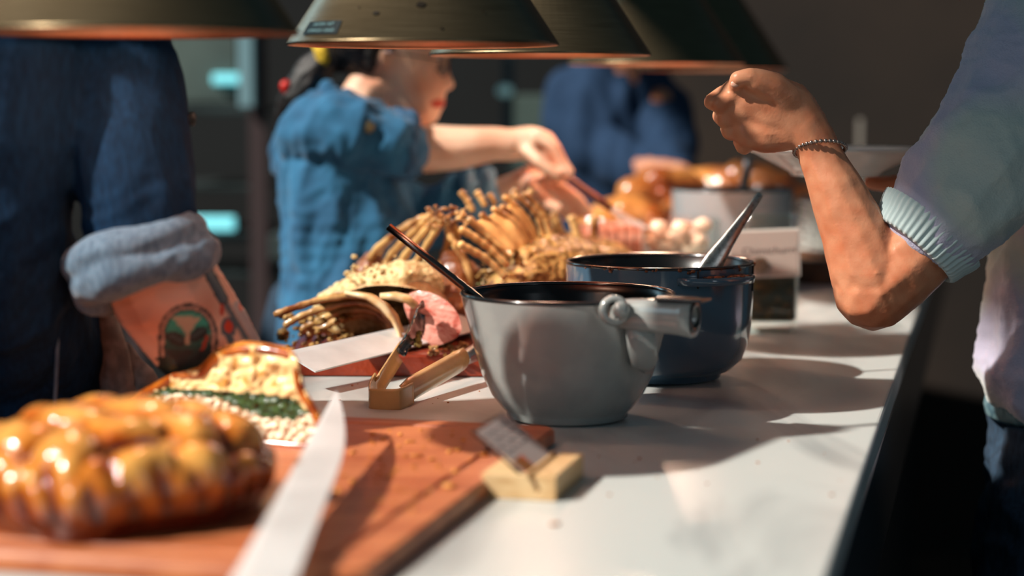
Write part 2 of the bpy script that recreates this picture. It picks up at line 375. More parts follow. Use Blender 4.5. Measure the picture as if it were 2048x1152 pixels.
for i in range(34):
    a = random.uniform(-2.6, .9); z = CT+.139-random.uniform(.0, .004)
    mb.ico((X+.1113*math.cos(a), Y+.1113*math.sin(a), z), random.uniform(.0008, .0022), (1.3, 1.3, 1.0), 2, rough=.5, seed=i)
tag(mb.obj('rim_splashes', brownburn, p2), kind='stuff')
for i in range(1, 3):   # drips
    mb = MB(); a = (-.42, -.3, -1.25)[i]; ln = (.07, .03, .02)[i]
    mb.tube([(X+.1118*math.cos(a), Y+.1118*math.sin(a), CT+.137-k*ln/4 - (.04 if i == 0 else 0)) for k in range(5)], [.0012,.0010,.0009,.001,.0014], 8); mb.obj('drip', mat('dark_drip', '#1d1410', .3), p2)
# lighter interior sauce spot and ladles
def ladle(pts, ws, th, name, label, m, bowl_at):
    t = thing(name, bowl_at, label, 'ladle')
    mb = MB(); n = 4; vs = []; pts = [Vector(p) for p in pts]
    mb.tube(pts, ws, 16, flat=th, up=(0,1,0)); mb.obj('handle', m, t)
    mb = MB(); mb.lathe([(.001,-.024),(.015,-.021),(.026,-.012),(.031,0),(.0298,0),(.025,-.011),(.014,-.019),(.001,-.0215)], Vector(bowl_at)+Vector((0,0,.03)), 32); mb.obj('bowl', m, t)
    return t
ladle_m = mat('worn_steel', '#a9aca9', .3, metal=1, c2='#6d6a64', nscale=220, c2lo=.5, c2hi=.75, bump=.05)
e0, e1 = P(1520, 389, 2.235), P(1428, 522, 2.215)
ladle([e0+(e0-e1)*.012, e0, e0.lerp(e1,.3), e0.lerp(e1,.7), e1, e1+(e1-e0)*.35, e1+(e1-e0)*.55], [.0025, .0044, .0052, .0085, .0122, .0125, .010], .35, 'steel_ladle', 'worn steel ladle with a wide flat handle leaning in the blue grey pot', ladle_m, (.118, 2.21, CT+.045))
e0, e1 = P(777, 453, 1.99), P(948, 590, 1.985)
ladle([e0+(e0-e1)*.006, e0, e0.lerp(e1,.5), e1, e1+(e1-e0)*.25, e1+(e1-e0)*.45], [.0022, .0042, .0040, .0042, .0045, .006], .55, 'steel_ladle', 'thin dark steel ladle handle leaning out of the light grey pot, left', mat('dark_bar', '#7a6a62', .2, metal=1), (.035, 1.985, CT+.04))
e0, e1 = P(1499, 318, 3.26), P(1488, 372, 3.27)
ladle([e0, e0.lerp(e1,.5), e1, e1+(e1-e0)*.8], [.008, .008, .008, .010], .4, 'steel_ladle', 'short dark ladle handle standing up in the far grey pot', mat('slate_handle', '#4a535a', .35, metal=.7), (P(1480, 372, 3.27).x, 3.27, CT+.095))

# ---------------------------------------------------------------- boards
wood_red = mat('red_brown_board', '#c4774c', .36, c2='#9c4d2c', nscale=7, c2lo=.35, c2hi=.65, stretch=(1,9,1), rot=(0,0,-1.33), bump=.12, bscale=60, spec=.5)
wood_rear = mat('greasy_board', '#98381c', .25, c2='#6e2210', nscale=16, c2lo=.35, c2hi=.65, stretch=(1,6,1), rot=(0,0,1.5), bump=.5, bscale=160, coat=.35)
def board(name, corner, w, l, th, Rm, m, label, groove, z0=0, side=None):
    "corner = right rear top corner; board runs back toward the camera"
    mb = MB()
    Rr, Dd = Rm.col[0], Rm.col[1]; c0 = Vector(corner)
    def pt(a, b, z): return c0 - Rr*a - Dd*b + Vector((0,0,z))      # a from right, b from rear
    T = CT+z0+th; c0.z = 0
    g = groove; gw = .0075; gd = .0035
    rings = [(0, -.003), (.0025, 0), (g, 0), (g+.0012, -gd*.8), (g+gw/2, -gd), (g+gw-.0012, -gd*.8), (g+gw, 0)]
    def ringpts(ins, z, n=8):
        rad = max(.004, .022-ins*.35) if ins < g else .016
        out = []
        for (ca, cb, a0) in ((w-ins-rad, l-ins-rad, 0), (ins+rad, l-ins-rad, 90), (ins+rad, ins+rad, 180), (w-ins-rad, ins+rad, 270)):
            for k in range(n+1):
                a = math.radians(a0 + 90*k/n); out.append(pt(ca+rad*math.cos(a), cb+rad*math.sin(a), z))
        return out
    vs = []; R_ = [ringpts(0, T-th+.002), ringpts(0, T-.003)] + [ringpts(i_, T+z_) for i_, z_ in rings[1:]]
    R_.insert(0, ringpts(.003, T-th))
    n = len(R_[0])
    for r in R_: vs += r
    fs = [(i*n+k, i*n+(k+1)%n, (i+1)*n+(k+1)%n, (i+1)*n+k) for i in range(len(R_)-1) for k in range(n)]
    fs.append(tuple((len(R_)-1)*n+k for k in range(n))); fs.append(tuple(range(n-1, -1, -1)))
    o = mesh(name, vs, fs, m); 
    o.modifiers.new('e', 'EDGE_SPLIT').split_angle = math.radians(35)
    return tag(o, label, 'cutting board')
TB = .0155
board('cutting_board', G(1118, 851, TB), .52, .60, TB, RC, wood_red, 'large reddish wooden cutting board with a juice groove under the pastry loaves', .030)
TR = .027
Rrear = Matrix(((1,0,0),(0,1,0),(0,0,1))); crn = G(575, 712, TR); 
board('cutting_board', (crn.x+.52, crn.y+.42, 0), .52, .42, TR, Matrix.Rotation(-.03, 3, 'Z'), wood_rear, 'thick greasy red wooden board under the carved lamb racks', .03)

# ---------------------------------------------------------------- knives
def blade(p0, p1, w0, w1, wdir, th=.0016, curve=0, tip='round', n=20):
    "flat blade from p0 (heel) to p1 (tip); wdir = width direction"
    p0, p1 = Vector(p0), Vector(p1); wd = Vector(wdir).normalized(); d = (p1-p0).normalized(); wd = (wd - d*wd.dot(d)).normalized(); nn = d.cross(wd)
    vs = []
    for i in range(n+1):
        f = i/n; w = w0+(w1-w0)*f
        k = 1.0
        if f > .9 and tip == 'round': k = math.sqrt(max(.02, 1-((f-.9)/.1)**2))
        if tip == 'point': k = 1-max(0, (f-.55)/.45)**2*.97
        c = p0.lerp(p1, f) + nn*curve*math.sin(f*math.pi)
        for s, t in ((-1, 0), (-.6, .5), (1, .5), (1, -.5), (-.6, -.5)):
            s2 = s if tip != 'point' else (s+1)*k-1
            vs.append(c + wd*(w/2)*(s2 if tip == 'point' else s*k) + nn*th*t)
    fs = [(i*5+k, i*5+(k+1)%5, (i+1)*5+(k+1)%5, (i+1)*5+k) for i in range(n) for k in range(5)] + [(4,3,2,1,0), tuple(n*5+k for k in range(5))]
    return vs, fs
kn = thing('slicing_knife', G(560, 1100, TB), 'long bright slicing knife blade lying across the near cutting board beside the loaf', 'knife')
pA = P(488, 1240, 1.10); pB = P(704, 785, 1.72)
vs, fs = blade(pA, pB, .042, .030, Vector((1,-.25,-.05)), .002, tip='point')
mesh('blade', vs, fs, steel_blade, kn, smooth=False)
mb = MB(); dA = (pA-pB).normalized(); mb.tube([pA, pA+dA*.02, pA+dA*.07, pA+dA*.12, pA+dA*.128], [.011,.014,.013,.015,.009], 16, flat=.7, up=(1,0,0)); mb.obj('handle', mat('knife_handle', '#1a1614', .4), kn)
kn = thing('carving_knife', G(700, 735, TR), 'broad pale carving knife blade lying on the lamb board, left of the tongs', 'knife')
pA, pB = P(598, 745, 2.13), P(945, 661, 2.44)
vs, fs = blade(pB, pA, .042, .050, Vector((.8,-.6,-.42)), .002, tip='square')
vs = [v+Vector((0,0,.012)) for v in vs]
mesh('blade', vs, fs, steel_blade, kn, smooth=False)
mb = MB(); dA = (pB-pA).normalized(); q = pB + Vector((0,0,.012)); mb.tube([q, q+dA*.02, q+dA*.07, q+dA*.11, q+dA*.118], [.009,.012,.0115,.013,.008], 16, flat=.7, up=(0,0,1)); mb.obj('handle', MATS['knife_handle'], kn)

# ---------------------------------------------------------------- tongs
tm = mat('tan_grip', '#c79f66', .32, spec=.6, c2='#ab8350', nscale=14, bump=.04, coat=.2)
tg = thing('serving_tongs', G(768, 820), 'open steel serving tongs with tan grips, propped on the edge of the lamb board', 'tongs')
def strap(pts, w, th, up=(0,0,1), name='strap', m=steel, parent=None, curl=0, ws=None, scallop=0):
    pts = [Vector(p) for p in pts]; vs = []; N = len(pts); K = 9
    for i, p in enumerate(pts):
        t = (pts[min(i+1, N-1)]-pts[max(i-1, 0)]).normalized(); u = Vector(up); u = (u-t*u.dot(t)).normalized(); s = t.cross(u)
        ww = ws[i] if ws else w
        for side in (1, -1):
            for k in range(K) if side == 1 else range(K-1, -1, -1):
                f = -1+2*k/(K-1); c = curl[i] if hasattr(curl, '__len__') else curl
                e = scallop*math.sin(i*2.2) if k in (0, K-1) else 0
                vs.append(p + u*(ww/2+e)*f + s*(c*(f*f) + side*th/2))
    n = 2*K; fs = [(i*n+k, i*n+(k+1)%n, (i+1)*n+(k+1)%n, (i+1)*n+k) for i in range(N-1) for k in range(n)] + [tuple(range(n-1,-1,-1)), tuple((N-1)*n+k for k in range(n))]
    return mesh(name, vs, fs, m, parent)
A = P(738, 797, 2.03); B = P(800, 795, 2.015); mid = P(768, 799, 2.012)
# bend
arcp = [P(752, 765, 2.075), P(741, 783, 2.05), P(739, 795, 2.028), P(744, 799, 2.018), P(768, 799.5, 2.012), P(792, 799.5, 2.010), P(803, 797, 2.014), P(826, 786, 2.04)]
strap(catmull(arcp, 5), .0232, .0022, name='spring_bend', m=tm, parent=tg)
L1, L2, L3 = P(746, 774, 2.07), P(793, 702, 2.19), P(800, 692, 2.20)
strap([L1.lerp(L2, k/8) for k in range(9)], .021, .002, name='grip', m=tm, parent=tg, curl=.006, ws=[.020]+[.026]*7+[.025])
J = [P(795, 700, 2.19), P(812, 672, 2.22), P(822, 655, 2.25), P(830, 643, 2.27), P(836, 630, 2.29), P(838, 622, 2.30)]
strap(catmull(J, 6), .03, .0015, name='jaw', m=steel_dark, parent=tg, curl=.007, ws=list(np.interp(np.linspace(0,1,31), [0,.25,.5,.75,.93,1], [.017,.024,.040,.042,.026,.010])), scallop=.0016)
R1, R2 = P(812, 790, 2.025), P(938, 718, 2.19)
strap([R1.lerp(R2, k/8) for k in range(9)], .021, .002, name='grip', m=tm, parent=tg, curl=-.007, ws=[.019]+[.0275]*7+[.026])
J = [P(936, 719, 2.188), P(965, 703, 2.23), P(985, 693, 2.26), P(1005, 682, 2.29), P(1015, 676, 2.31)]
strap(catmull(J, 6), .03, .0015, name='jaw', m=steel, parent=tg, curl=-.007, ws=list(np.interp(np.linspace(0,1,25), [0,.3,.6,.9,1], [.018,.024,.038,.03,.012])))
# food bit on the jaw
mb = MB()
for i in range(12): mb.ico(P(834+random.uniform(-4,5), 690+i*-2.5+random.uniform(-2,2), 2.245), random.uniform(.0015,.004), (1,1,1), 2, rough=.6, seed=i)
mb.obj('clinging_herb_crust', mat('herb_bits', '#9a7a34', .5, c2='#5d4a18', nscale=200), tg)

# ---------------------------------------------------------------- card holder block and card
blockw = mat('pale_wood', '#cfae80', .55, c2='#bd9666', nscale=14, stretch=(3,.6,8), bump=.1)
Dk = (G(1165, 905, .021) - G(1112, 950, .021)); Dk.z = 0; Dk.normalize(); Rk = Vector((Dk.y, -Dk.x, 0)); Mk = Matrix((Rk, Dk, Vector((0,0,1)))).transposed()
fr = G(1112, 1004); bw, bl, bh = .0635, .108, .0215
sl = .040   # slot distance from left side
vs = []
prof = [(-bw, 0), (0, 0), (0, bh), (-bw+sl+.004, bh), (-bw+sl+.0105, .0085), (-bw+sl+.008, .007), (-bw+sl-.001, bh), (-bw, bh)]
for j in (0, 1):
    for a, z in prof: vs.append(fr + Rk*a + Dk*(bl*j) + Vector((0,0,z)))
n = len(prof); fs = [(k, (k+1)%n, n+(k+1)%n, n+k) for k in range(n)] + [tuple(range(n-1,-1,-1)), tuple(n+k for k in range(n))]
o = mesh('card_holder', vs, fs, blockw, smooth=False); tag(o, 'pale wooden block holding a tilted menu card, at the corner of the near board', 'card holder')
md = o.modifiers.new('b', 'BEVEL'); md.width = .0012; md.segments = 3
cb = fr + Rk*(-bw+sl+.0085) + Dk*.002 + Vector((0,0,.009)); cA = P(945, 862, 1.565)
ct_ = (cA - (fr + Rk*(-bw+sl+.0085) + Vector((0,0,.009)))); ct_ = Rk*ct_.dot(Rk) + Vector((0,0,ct_.z)); cl = ct_.length; cu_ = ct_.normalized(); cw = .100; cn = Dk.cross(cu_).normalized()
if cn.x < 0: cn = -cn
Mc = Matrix((Dk, cu_, cn)).transposed()
card = thing('menu_card', cb, 'clear plastic sleeve with a printed card leaning in the pale wooden block', 'card')
mb = MB(); mb.box(cb + Dk*cw/2 + cu_*cl/2, (cw, cl, .0022), Mc); mb.obj('plastic_sleeve', mat('acrylic', '#ffffff', .08, trans=1, ior=1.3, c2=None), card, smooth=False, bevel=.0004)
mb = MB(); mb.box(cb + Dk*cw/2 + cu_*cl/2 + cn*.0016, (cw-.008, cl-.006, .0003), Mc); pr = mb.obj('printed_sheet', mat('card_paper', '#b9aca8', .5), card, smooth=False)
mb = MB(); mb.box(cb + Dk*.022 + cu_*cl*.30 + cn*.0019, (.030, .020, .0002), Mc); mb.obj('food_picture', mat('picture_orange', '#c25a2a', .5, c2='#5a6a3a', nscale=90), pr, smooth=False)
mb = MB()
for i in range(4):
    for k in range(5):
        mb.box(cb + Dk*(.014+.019*k) + cu_*(cl*(.55+.10*i)) + cn*.0019, (.008+.004*math.sin(k*3+i*2), .0018, .0002), Mc)
mb.obj('print_lines', mat('grey_ink', '#5a5358', .6), pr, smooth=False)

# ---------------------------------------------------------------- pastry loaves
pastry = mat('glazed_pastry', '#ffffff', .22, attr=True, coat=.9, spec=.5, bump=.25, bscale=70, c2='#d8a878', nscale=40, c2lo=.45, c2hi=.7)
def c4(h): return hexc(h)
GOLD, AMB, BRN, DRK, PALE = c4('#e0a050'), c4('#c2701f'), c4('#8c3c0c'), c4('#4d1a06'), c4('#f0cf94')
LX, LY, LA, LB, LH = -.303, 1.440, .108, .112, .062
def braid(x, y):
    "relief of the plaited top in loaf coordinates -1..1; returns height and 'toast'"
    u = (x*.9 + y*.75); v = (-x*.75 + y*.9)
    k1 = abs(math.sin(u*5.2 + .5*math.sin(v*3)))**.6; k2 = abs(math.sin(v*4.3 + 1 + .4*math.sin(u*4)))**.6
    ch = math.sin(u*5.2)*math.sin(v*4.3) > 0
    h = (k1*(.75 if ch else .45) + k2*(.45 if ch else .75))
    return h
def loaf_surface(a, t):
    "a = angle, t = 0 base .. 1 top"
    ph = t*math.pi/2
    rr = math.cos(ph)**.62 if t < .999 else 0
    zz = math.sin(ph)**.85
    if t < .12: rr = rr*(1 - .06*(1-t/.12))
    return rr, zz
NA, NT = 260, 130; vs = []; cols = []
for j in range(NT+1):
    t = j/NT; rr, zz = loaf_surface(0, t)
    for i in range(NA):
        a = 2*math.pi*i/NA; ca, sa = math.cos(a), math.sin(a)
        wob = 1 + .05*math.sin(a*3+1) + .03*math.sin(a*7)
        x, y = rr*ca*wob, rr*sa*wob
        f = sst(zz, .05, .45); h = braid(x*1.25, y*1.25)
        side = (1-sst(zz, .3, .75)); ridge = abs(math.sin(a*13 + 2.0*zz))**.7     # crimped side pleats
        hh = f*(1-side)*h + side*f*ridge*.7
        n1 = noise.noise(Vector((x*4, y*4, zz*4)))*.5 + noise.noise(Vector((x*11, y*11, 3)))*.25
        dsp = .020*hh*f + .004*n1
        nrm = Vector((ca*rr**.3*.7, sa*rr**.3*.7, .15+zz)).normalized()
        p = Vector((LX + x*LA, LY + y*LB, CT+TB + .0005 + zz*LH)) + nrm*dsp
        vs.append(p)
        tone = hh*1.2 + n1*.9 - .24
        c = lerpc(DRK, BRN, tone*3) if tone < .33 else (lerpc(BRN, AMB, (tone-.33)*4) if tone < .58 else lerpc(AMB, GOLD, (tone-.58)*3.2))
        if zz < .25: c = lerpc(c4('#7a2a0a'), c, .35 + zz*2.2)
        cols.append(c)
fs = [(j*NA+i, j*NA+(i+1)%NA, (j+1)*NA+(i+1)%NA, (j+1)*NA+i) for j in range(NT) for i in range(NA)] + [tuple(range(NA-1,-1,-1))]
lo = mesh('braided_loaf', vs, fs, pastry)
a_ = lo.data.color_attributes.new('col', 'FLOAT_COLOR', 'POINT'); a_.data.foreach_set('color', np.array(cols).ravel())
tag(lo, 'whole glossy golden brown plaited pastry loaf on the near cutting board', 'pastry loaf')
# raised plaited strips of dough on the whole loaf
def loaf_top(x, y):
    r = min(.97, math.sqrt(x*x+y*y)); t = math.acos(min(1, r**(1/.62)))/(math.pi/2); return math.sin(t*math.pi/2)**.85*LH
strips = [((-.75,-.55),(.05,-.15),(.7,.35)), ((-.5,-.85),(.25,-.45),(.9,.0)), ((-.9,-.1),(-.25,.2),(.35,.7)), ((-.8,.3),(-.3,.5),(0,.9)),
          ((-.55,.55),(-.15,.0),(.1,-.7)), ((-.05,.8),(.3,.25),(.5,-.5)), ((.3,.8),(.6,.35),(.85,-.2)), ((-.85,.15),(-.55,-.4),(-.35,-.85)), ((0,-.9),(.15,-.55),(.75,-.45))]
for i, s_ in enumerate(strips):
    pts = catmull([(x, y, 0) for x, y in s_], 9); Ps = []
    for k, q in enumerate(pts):
        f = k/(len(pts)-1); Ps.append(Vector((LX+q.x*LA, LY+q.y*LB, CT+TB+loaf_top(q.x, q.y)+.004+.004*math.sin(f*math.pi*2+i))))
    rad = [.0095*(.55+.45*math.sin(math.pi*min(1, max(.08, k/(len(pts)-1))))) for k in range(len(pts))]
    mb = MB(); mb.tube(Ps, rad, 14, flat=.75, up=(0,0,1))
    o = mb.obj('plaited_strip', pastry, lo, subsurf=1)
    setcol(o, lambda c: lerpc(BRN, GOLD, .62+1.5*noise.noise(Vector(c)*38)))
# cut loaf: outline at the cut face in pixels
face_px = [(252,892),(240,840),(262,800),(300,776),(352,748),(400,742),(425,716),(452,700),(480,694),(520,693),(552,697),(580,706),(594,724),(600,752),(606,778),(622,804),(640,836),(647,866),(638,886),(600,893),(480,897),(350,896)]
def facept(x, y, off=0): return P(x, y, 1.70 + (640-x)*.00022 + off)
ctr = facept(450, 810)
out_ = [facept(x, y) for x, y in face_px]
out_ = catmull(out_ + [out_[0]], 4)[:-1]; out_ = [Vector((p.x, p.y, max(p.z, CT+TB+.001))) for p in out_]
n = len(out_); rings = []; BK = 13
for j in range(BK):
    f = j/(BK-1); sc = math.sqrt(max(0, 1-(f)**2.6))*(1+.03*math.sin(f*9)); 
    for p in out_:
        q = Vector((ctr.x, p.y, CT+TB+.001)) + Vector(((p.x-ctr.x)*sc, 0, (p.z-CT-TB-.001)*sc)) + Vector((-.02*f, .085*f, 0))
        if f > 0: q += Vector((0,0,.004*nz(q, 30)))
        rings.append(q)
fs = [(j*n+k, j*n+(k+1)%n, (j+1)*n+(k+1)%n, (j+1)*n+k) for j in range(BK-1) for k in range(n)]
cl_ = mesh('cut_loaf', rings, fs, pastry); tag(cl_, 'cut pastry loaf showing a green layer and pale grain filling, behind the whole loaf', 'pastry loaf')
cl_.modifiers.new('ss', 'SUBSURF').levels = 1
setcol(cl_, lambda c: lerpc(AMB, GOLD, .5+1.4*noise.noise(Vector(c)*40)))
# crust rim
mb = MB(); mb.tube([p + Vector((0,-.001,-.001)) + (ctr-p).normalized()*.002 for p in out_] + [out_[0]], .0042, 10, cap=False)
o = mb.obj('crust_edge', pastry, cl_); setcol(o, lambda c: lerpc(BRN, AMB, .4+1.6*noise.noise(Vector(c)*70)))
# cut face: grid clipped to the outline
def inside(x, z, poly):
    c = False; j = len(poly)-1
    for i in range(len(poly)):
        xi, zi = poly[i]; xj, zj = poly[j]
        if (zi > z) != (zj > z) and x < (xj-xi)*(z-zi)/(zj-zi)+xi: c = not c
        j = i
    return c
poly = face_px
def green_y(x): return np.interp(x, [240, 340, 420, 500, 600, 650], [800, 782, 786, 806, 822, 836])
def green_h(x): return np.interp(x, [240, 340, 430, 480, 520, 590, 605], [3, 5, 7, 15, 22, 22, 3])
fillm = mat('baked_filling', '#ffffff', .45, attr=True, coat=.15, bump=.3, bscale=180)
def facepatch(name, test, bump, colf, step=4):
    vid = {}; vs = []; fs = []; cols = []
    for gx in range(230, 656, step):
        for gy in range(688, 900, step):
            if inside(gx+step/2, gy+step/2, poly) and test(gx+step/2, gy+step/2):
                q = []
                for a, b in ((gx, gy+step), (gx+step, gy+step), (gx+step, gy), (gx, gy)):
                    if (a, b) not in vid:
                        vid[(a, b)] = len(vs); p = facept(a, b); 
                        p = p + Vector((.15,-1,.3)).normalized()*bump(a, b); p.z = max(p.z, CT+TB+.001); vs.append(p); cols.append(colf(a, b))
                    q.append(vid[(a, b)])
                fs.append(q)
    o = mesh(name, vs, fs, fillm, cl_); a = o.data.color_attributes.new('col', 'FLOAT_COLOR', 'POINT'); a.data.foreach_set('color', np.array(cols).ravel())
    return o
def N2(a, b, s, o=0): return noise.noise(Vector((a*s, b*s, o)))
facepatch('pale_dough', lambda x, y: y < green_y(x)-green_h(x)+1, lambda a, b: .004+.006*N2(a, b, .035)+.003*N2(a, b, .09, 4), lambda a, b: lerpc(c4('#f1d596'), c4('#c98a35'), sst(N2(a, b, .05, 9), .12, .5)))
facepatch('spinach_layer', lambda x, y: abs(y-green_y(x)) <= green_h(x)+2, lambda a, b: .003+.004*N2(a, b, .08, 2), lambda a, b: lerpc(c4('#1d3019'), c4('#3e5a26'), .5+N2(a, b, .11, 5)), 3)
facepatch('grain_filling', lambda x, y: y > green_y(x)+green_h(x)-1, lambda a, b: .003+.0045*N2(a, b, .10, 7)+.002*N2(a, b, .25, 1), lambda a, b: lerpc(c4('#efdfc0'), c4('#c99a5c'), sst(N2(a, b, .12, 3), .05, .5)), 3)

# crumbs
crumbm = mat('crumb', '#d89a4e', .6, c2='#b06a24', nscale=200)
crumbd = mat('crumb_dark', '#a05a1c', .6)
big = [(838, 913, 6), (910, 946, 5), (900, 975, 9), (968, 912, 8), (828, 913, 5), (745, 870, 4), (1110, 1050, 7), (784, 950, 4), (905, 872, 3), (708, 905, 4)]
cr0 = None
for i, (x, y, r) in enumerate(big):
    p = G(x, y, TB if x != 1110 else 0); mb = MB(); rr = r*1.5/3800*p.y*.62
    mb.ico((0, 0, rr*.45), rr, (1.5, 1.1, .6), 2, rough=.9, seed=i)
    o = mb.obj('pastry_crumb', crumbm if i % 3 else crumbd); o.location = p
    lb = {0: 'brown pastry crumb in the middle of the near board', 6: 'flat golden crumb alone on the marble in front of the card holder block', 2: 'round golden crumb by the right groove of the near board, left of the card holder', 3: 'rough brown crumb at the right groove just behind the card holder'}.get(i, 'small golden pastry crumb on the near cutting board')
    tag(o, lb, 'crumb', 'pastry crumbs' if i not in (0, 2, 3, 6) else None)
mb = MB()
for i in range(120):
    x = random.gauss(780, 110); y = random.uniform(858, 1040)
    if x < 660 or x > 1010-(y-860)*.9: continue
    p = G(x, y, TB); r = random.uniform(.0006, .0022); mb.ico(p + Vector((0,0,r*.5)), r, (1.3,1.3,.8), 1, rough=.5, seed=i)
tag(mb.obj('fine_crumbs', crumbm), 'scattering of fine pale crumbs on the near cutting board', 'crumbs', kind='stuff')
mb = MB()
for i in range(26):
    x, y = random.choice([(random.uniform(620, 960), random.uniform(765, 830)), (random.uniform(1180, 1700), random.uniform(870, 1000))]); p = G(x, y, 0)
    r = random.uniform(.0005, .0014); mb.ico(p + Vector((0,0,r*.5)), r, (1.3,1.3,.7), 1, rough=.5, seed=i)
tag(mb.obj('counter_crumbs', crumbd), 'few tiny brown specks on the marble round the tongs', 'crumbs', kind='stuff')

# ---------------------------------------------------------------- lamb racks
bone = mat('roast_bone', '#e2b574', .28, c2='#7a3e12', nscale=30, c2lo=.42, c2hi=.64, coat=.7, bump=.3, bscale=140)
bone_l = mat('roast_fat', '#edc27c', .28, c2='#b9772e', nscale=22, c2lo=.45, c2hi=.75, coat=.5, bump=.25, bscale=90)
meat = mat('roast_meat', '#8d5228', .38, c2='#5b2a12', nscale=20, c2lo=.4, c2hi=.7, coat=.35, bump=.5, bscale=120)
meat_d = mat('dark_meat', '#501a0d', .35, c2='#2c0d07', nscale=30, coat=.3, bump=.4, bscale=100)
pink = mat('pink_meat', '#e3a090', .35, c2='#c05a4a', nscale=42, distort=1.5, c2lo=.44, c2hi=.66, coat=.25, bump=.6, bscale=160, stretch=(1,1,1.6))
fatm = mat('pale_fat', '#ecd0a4', .35, c2='#cf9d62', nscale=40, coat=.3, bump=.3, bscale=120)
crust = mat('herb_crust', '#c29a58', .5, c2='#6b4416', nscale=90, c2lo=.4, c2hi=.6, coat=.3, bump=.9, bscale=260)
crust_p = mat('pale_crumb_crust', '#dfca98', .55, c2='#ad8a4c', nscale=120, c2lo=.45, c2hi=.7, bump=.9, bscale=260)
herb = mat('herb_flecks', '#66652a', .6, c2='#3e4219', nscale=120)
def ribpx(mb, pts, Ys, r0, r1, knob=True, n=10, fl=.8):
    if not hasattr(Ys, '__len__'): Ys = list(np.linspace(Ys, Ys, len(pts)))
    if len(Ys) != len(pts): Ys = list(np.interp(np.linspace(0, 1, len(pts)), np.linspace(0, 1, len(Ys)), Ys))
    pp = catmull([P(x, y, Y) for (x, y), Y in zip(pts, Ys)], 6); N = len(pp)
    seed = pts[0][0]
    rad = [r0+(r1-r0)*i/(N-1) + .0006*math.sin(i*1.9+seed) for i in range(N)]
    if knob: rad[-1] = r1*.7; rad[-2] = r1*1.15; 
    mb.tube(pp, rad, n, flat=fl, up=(0,-1,0)); return pp
def sheet(name, rows, m, parent, th=.004, amp=.002):
    "thick skin through rows of points"
    nr, nc = len(rows), len(rows[0]); R2 = []
    for r in rows: R2 += r
    vs = [Vector(p) for p in R2]
    vs2 = [p + Vector((0,-1,.2)).normalized()*0 + Vector((0,th,0)) + Vector((0,0,amp*nz(p, 60))) for p in vs]
    vs = [p + Vector((0,-amp*nz(p, 50, 3),0)) for p in vs]
    N = nr*nc; al = vs + vs2; fs = []
    for i in range(nr-1):
        for j in range(nc-1):
            a, b, c, d = i*nc+j, i*nc+j+1, (i+1)*nc+j+1, (i+1)*nc+j
            fs += [(a, b, c, d), (N+d, N+c, N+b, N+a)]
    for j in range(nc-1): fs += [(j+1, j, N+j, N+j+1), ((nr-1)*nc+j, (nr-1)*nc+j+1, N+(nr-1)*nc+j+1, N+(nr-1)*nc+j)]
    for i in range(nr-1): fs += [(i*nc, (i+1)*nc, N+(i+1)*nc, N+i*nc), ((i+1)*nc+nc-1, i*nc+nc-1, N+i*nc+nc-1, N+(i+1)*nc+nc-1)]
    return mesh(name, al, fs, m, parent)
def grains(name, fn, count, r, m, parent, seed=0):
    mb = MB(); rnd = random.Random(seed)
    for i in range(count):
        p = fn(rnd); mb.ico(p, rnd.uniform(*r), (rnd.uniform(.7,1.4), rnd.uniform(.7,1.4), rnd.uniform(.6,1)), 1 if r[1] < .0022 else 2, rough=.7, seed=i)
    return tag(mb.obj(name, m, parent), kind='stuff')
ZB = CT+TR
# A: carved rack in front, cut face to the camera
ra = thing('lamb_rack', (P(870, 690, 2.33).x, 2.40, ZB), 'carved lamb rack in front with a pink cut face and ribs fanned to the left', 'lamb rack')
e0 = P(866, 632, 2.315)
def eye(f, s=1.0):   # cross-section ring of the loin at depth fraction f
    out = []; prof = [(925,655),(918,628),(898,604),(868,588),(838,583),(815,592),(806,612),(815,640),(826,668),(832,692),(842,702),(866,694),(893,684),(914,672)]
    for x, y in catmull([(a, b, 0) for a, b in prof + [prof[0]]], 4)[:-1] and [(q.x, q.y) for q in catmull([(a, b, 0) for a, b in prof + [prof[0]]], 4)[:-1]]:
        p = P(x, y, 2.315); c = e0; p = c + (p-c)*s; out.append(Vector((p.x - .02*f, 2.315 + (x-866)*-.0003 + .16*f, max(ZB+.001, p.z + .004*f))))
    return out
vs = []; K = 9
for j in range(K): vs += eye(j/(K-1), 1 if j < K-2 else (.9 if j == K-2 else .55))
n = len(eye(0)); fs = [(j*n+k, j*n+(k+1)%n, (j+1)*n+(k+1)%n, (j+1)*n+k) for j in range(K-1) for k in range(n)] + [tuple((K-1)*n+k for k in range(n))]
mesh('loin', vs, fs, meat, ra)
vs = [e0 + Vector((0,-.004,0))]; rr = [1.0, .93, .75, .5, .25]
for r in rr:
    for p in eye(0): vs.append(e0 + (p-e0)*r + Vector((0, -.0045*(1-r**3) + .0015*nz(p*r, 120) , 0)))
fs = [(1+i*n+k, 1+i*n+(k+1)%n, 1+(i+1)*n+(k+1)%n, 1+(i+1)*n+k) for i in range(len(rr)-1) for k in range(n)] + [(0, 1+(len(rr)-1)*n+k, 1+(len(rr)-1)*n+(k+1)%n) for k in range(n)]
mesh('pink_cut_face', vs, fs, pink, ra)
mb = MB(); mb.tube([P(805,705,2.305), P(800,668,2.305), P(788,640,2.305), P(765,612,2.31), P(735,594,2.31), P(690,585,2.315)], [.003,.005,.007,.009,.007,.004], 12, flat=.6); mb.tube([P(832,612,2.308), P(815,598,2.308), P(790,592,2.31), P(760,592,2.31)], [.009,.010,.009,.006], 12, flat=.6); mb.obj('cut_fat_seam', fatm, ra)
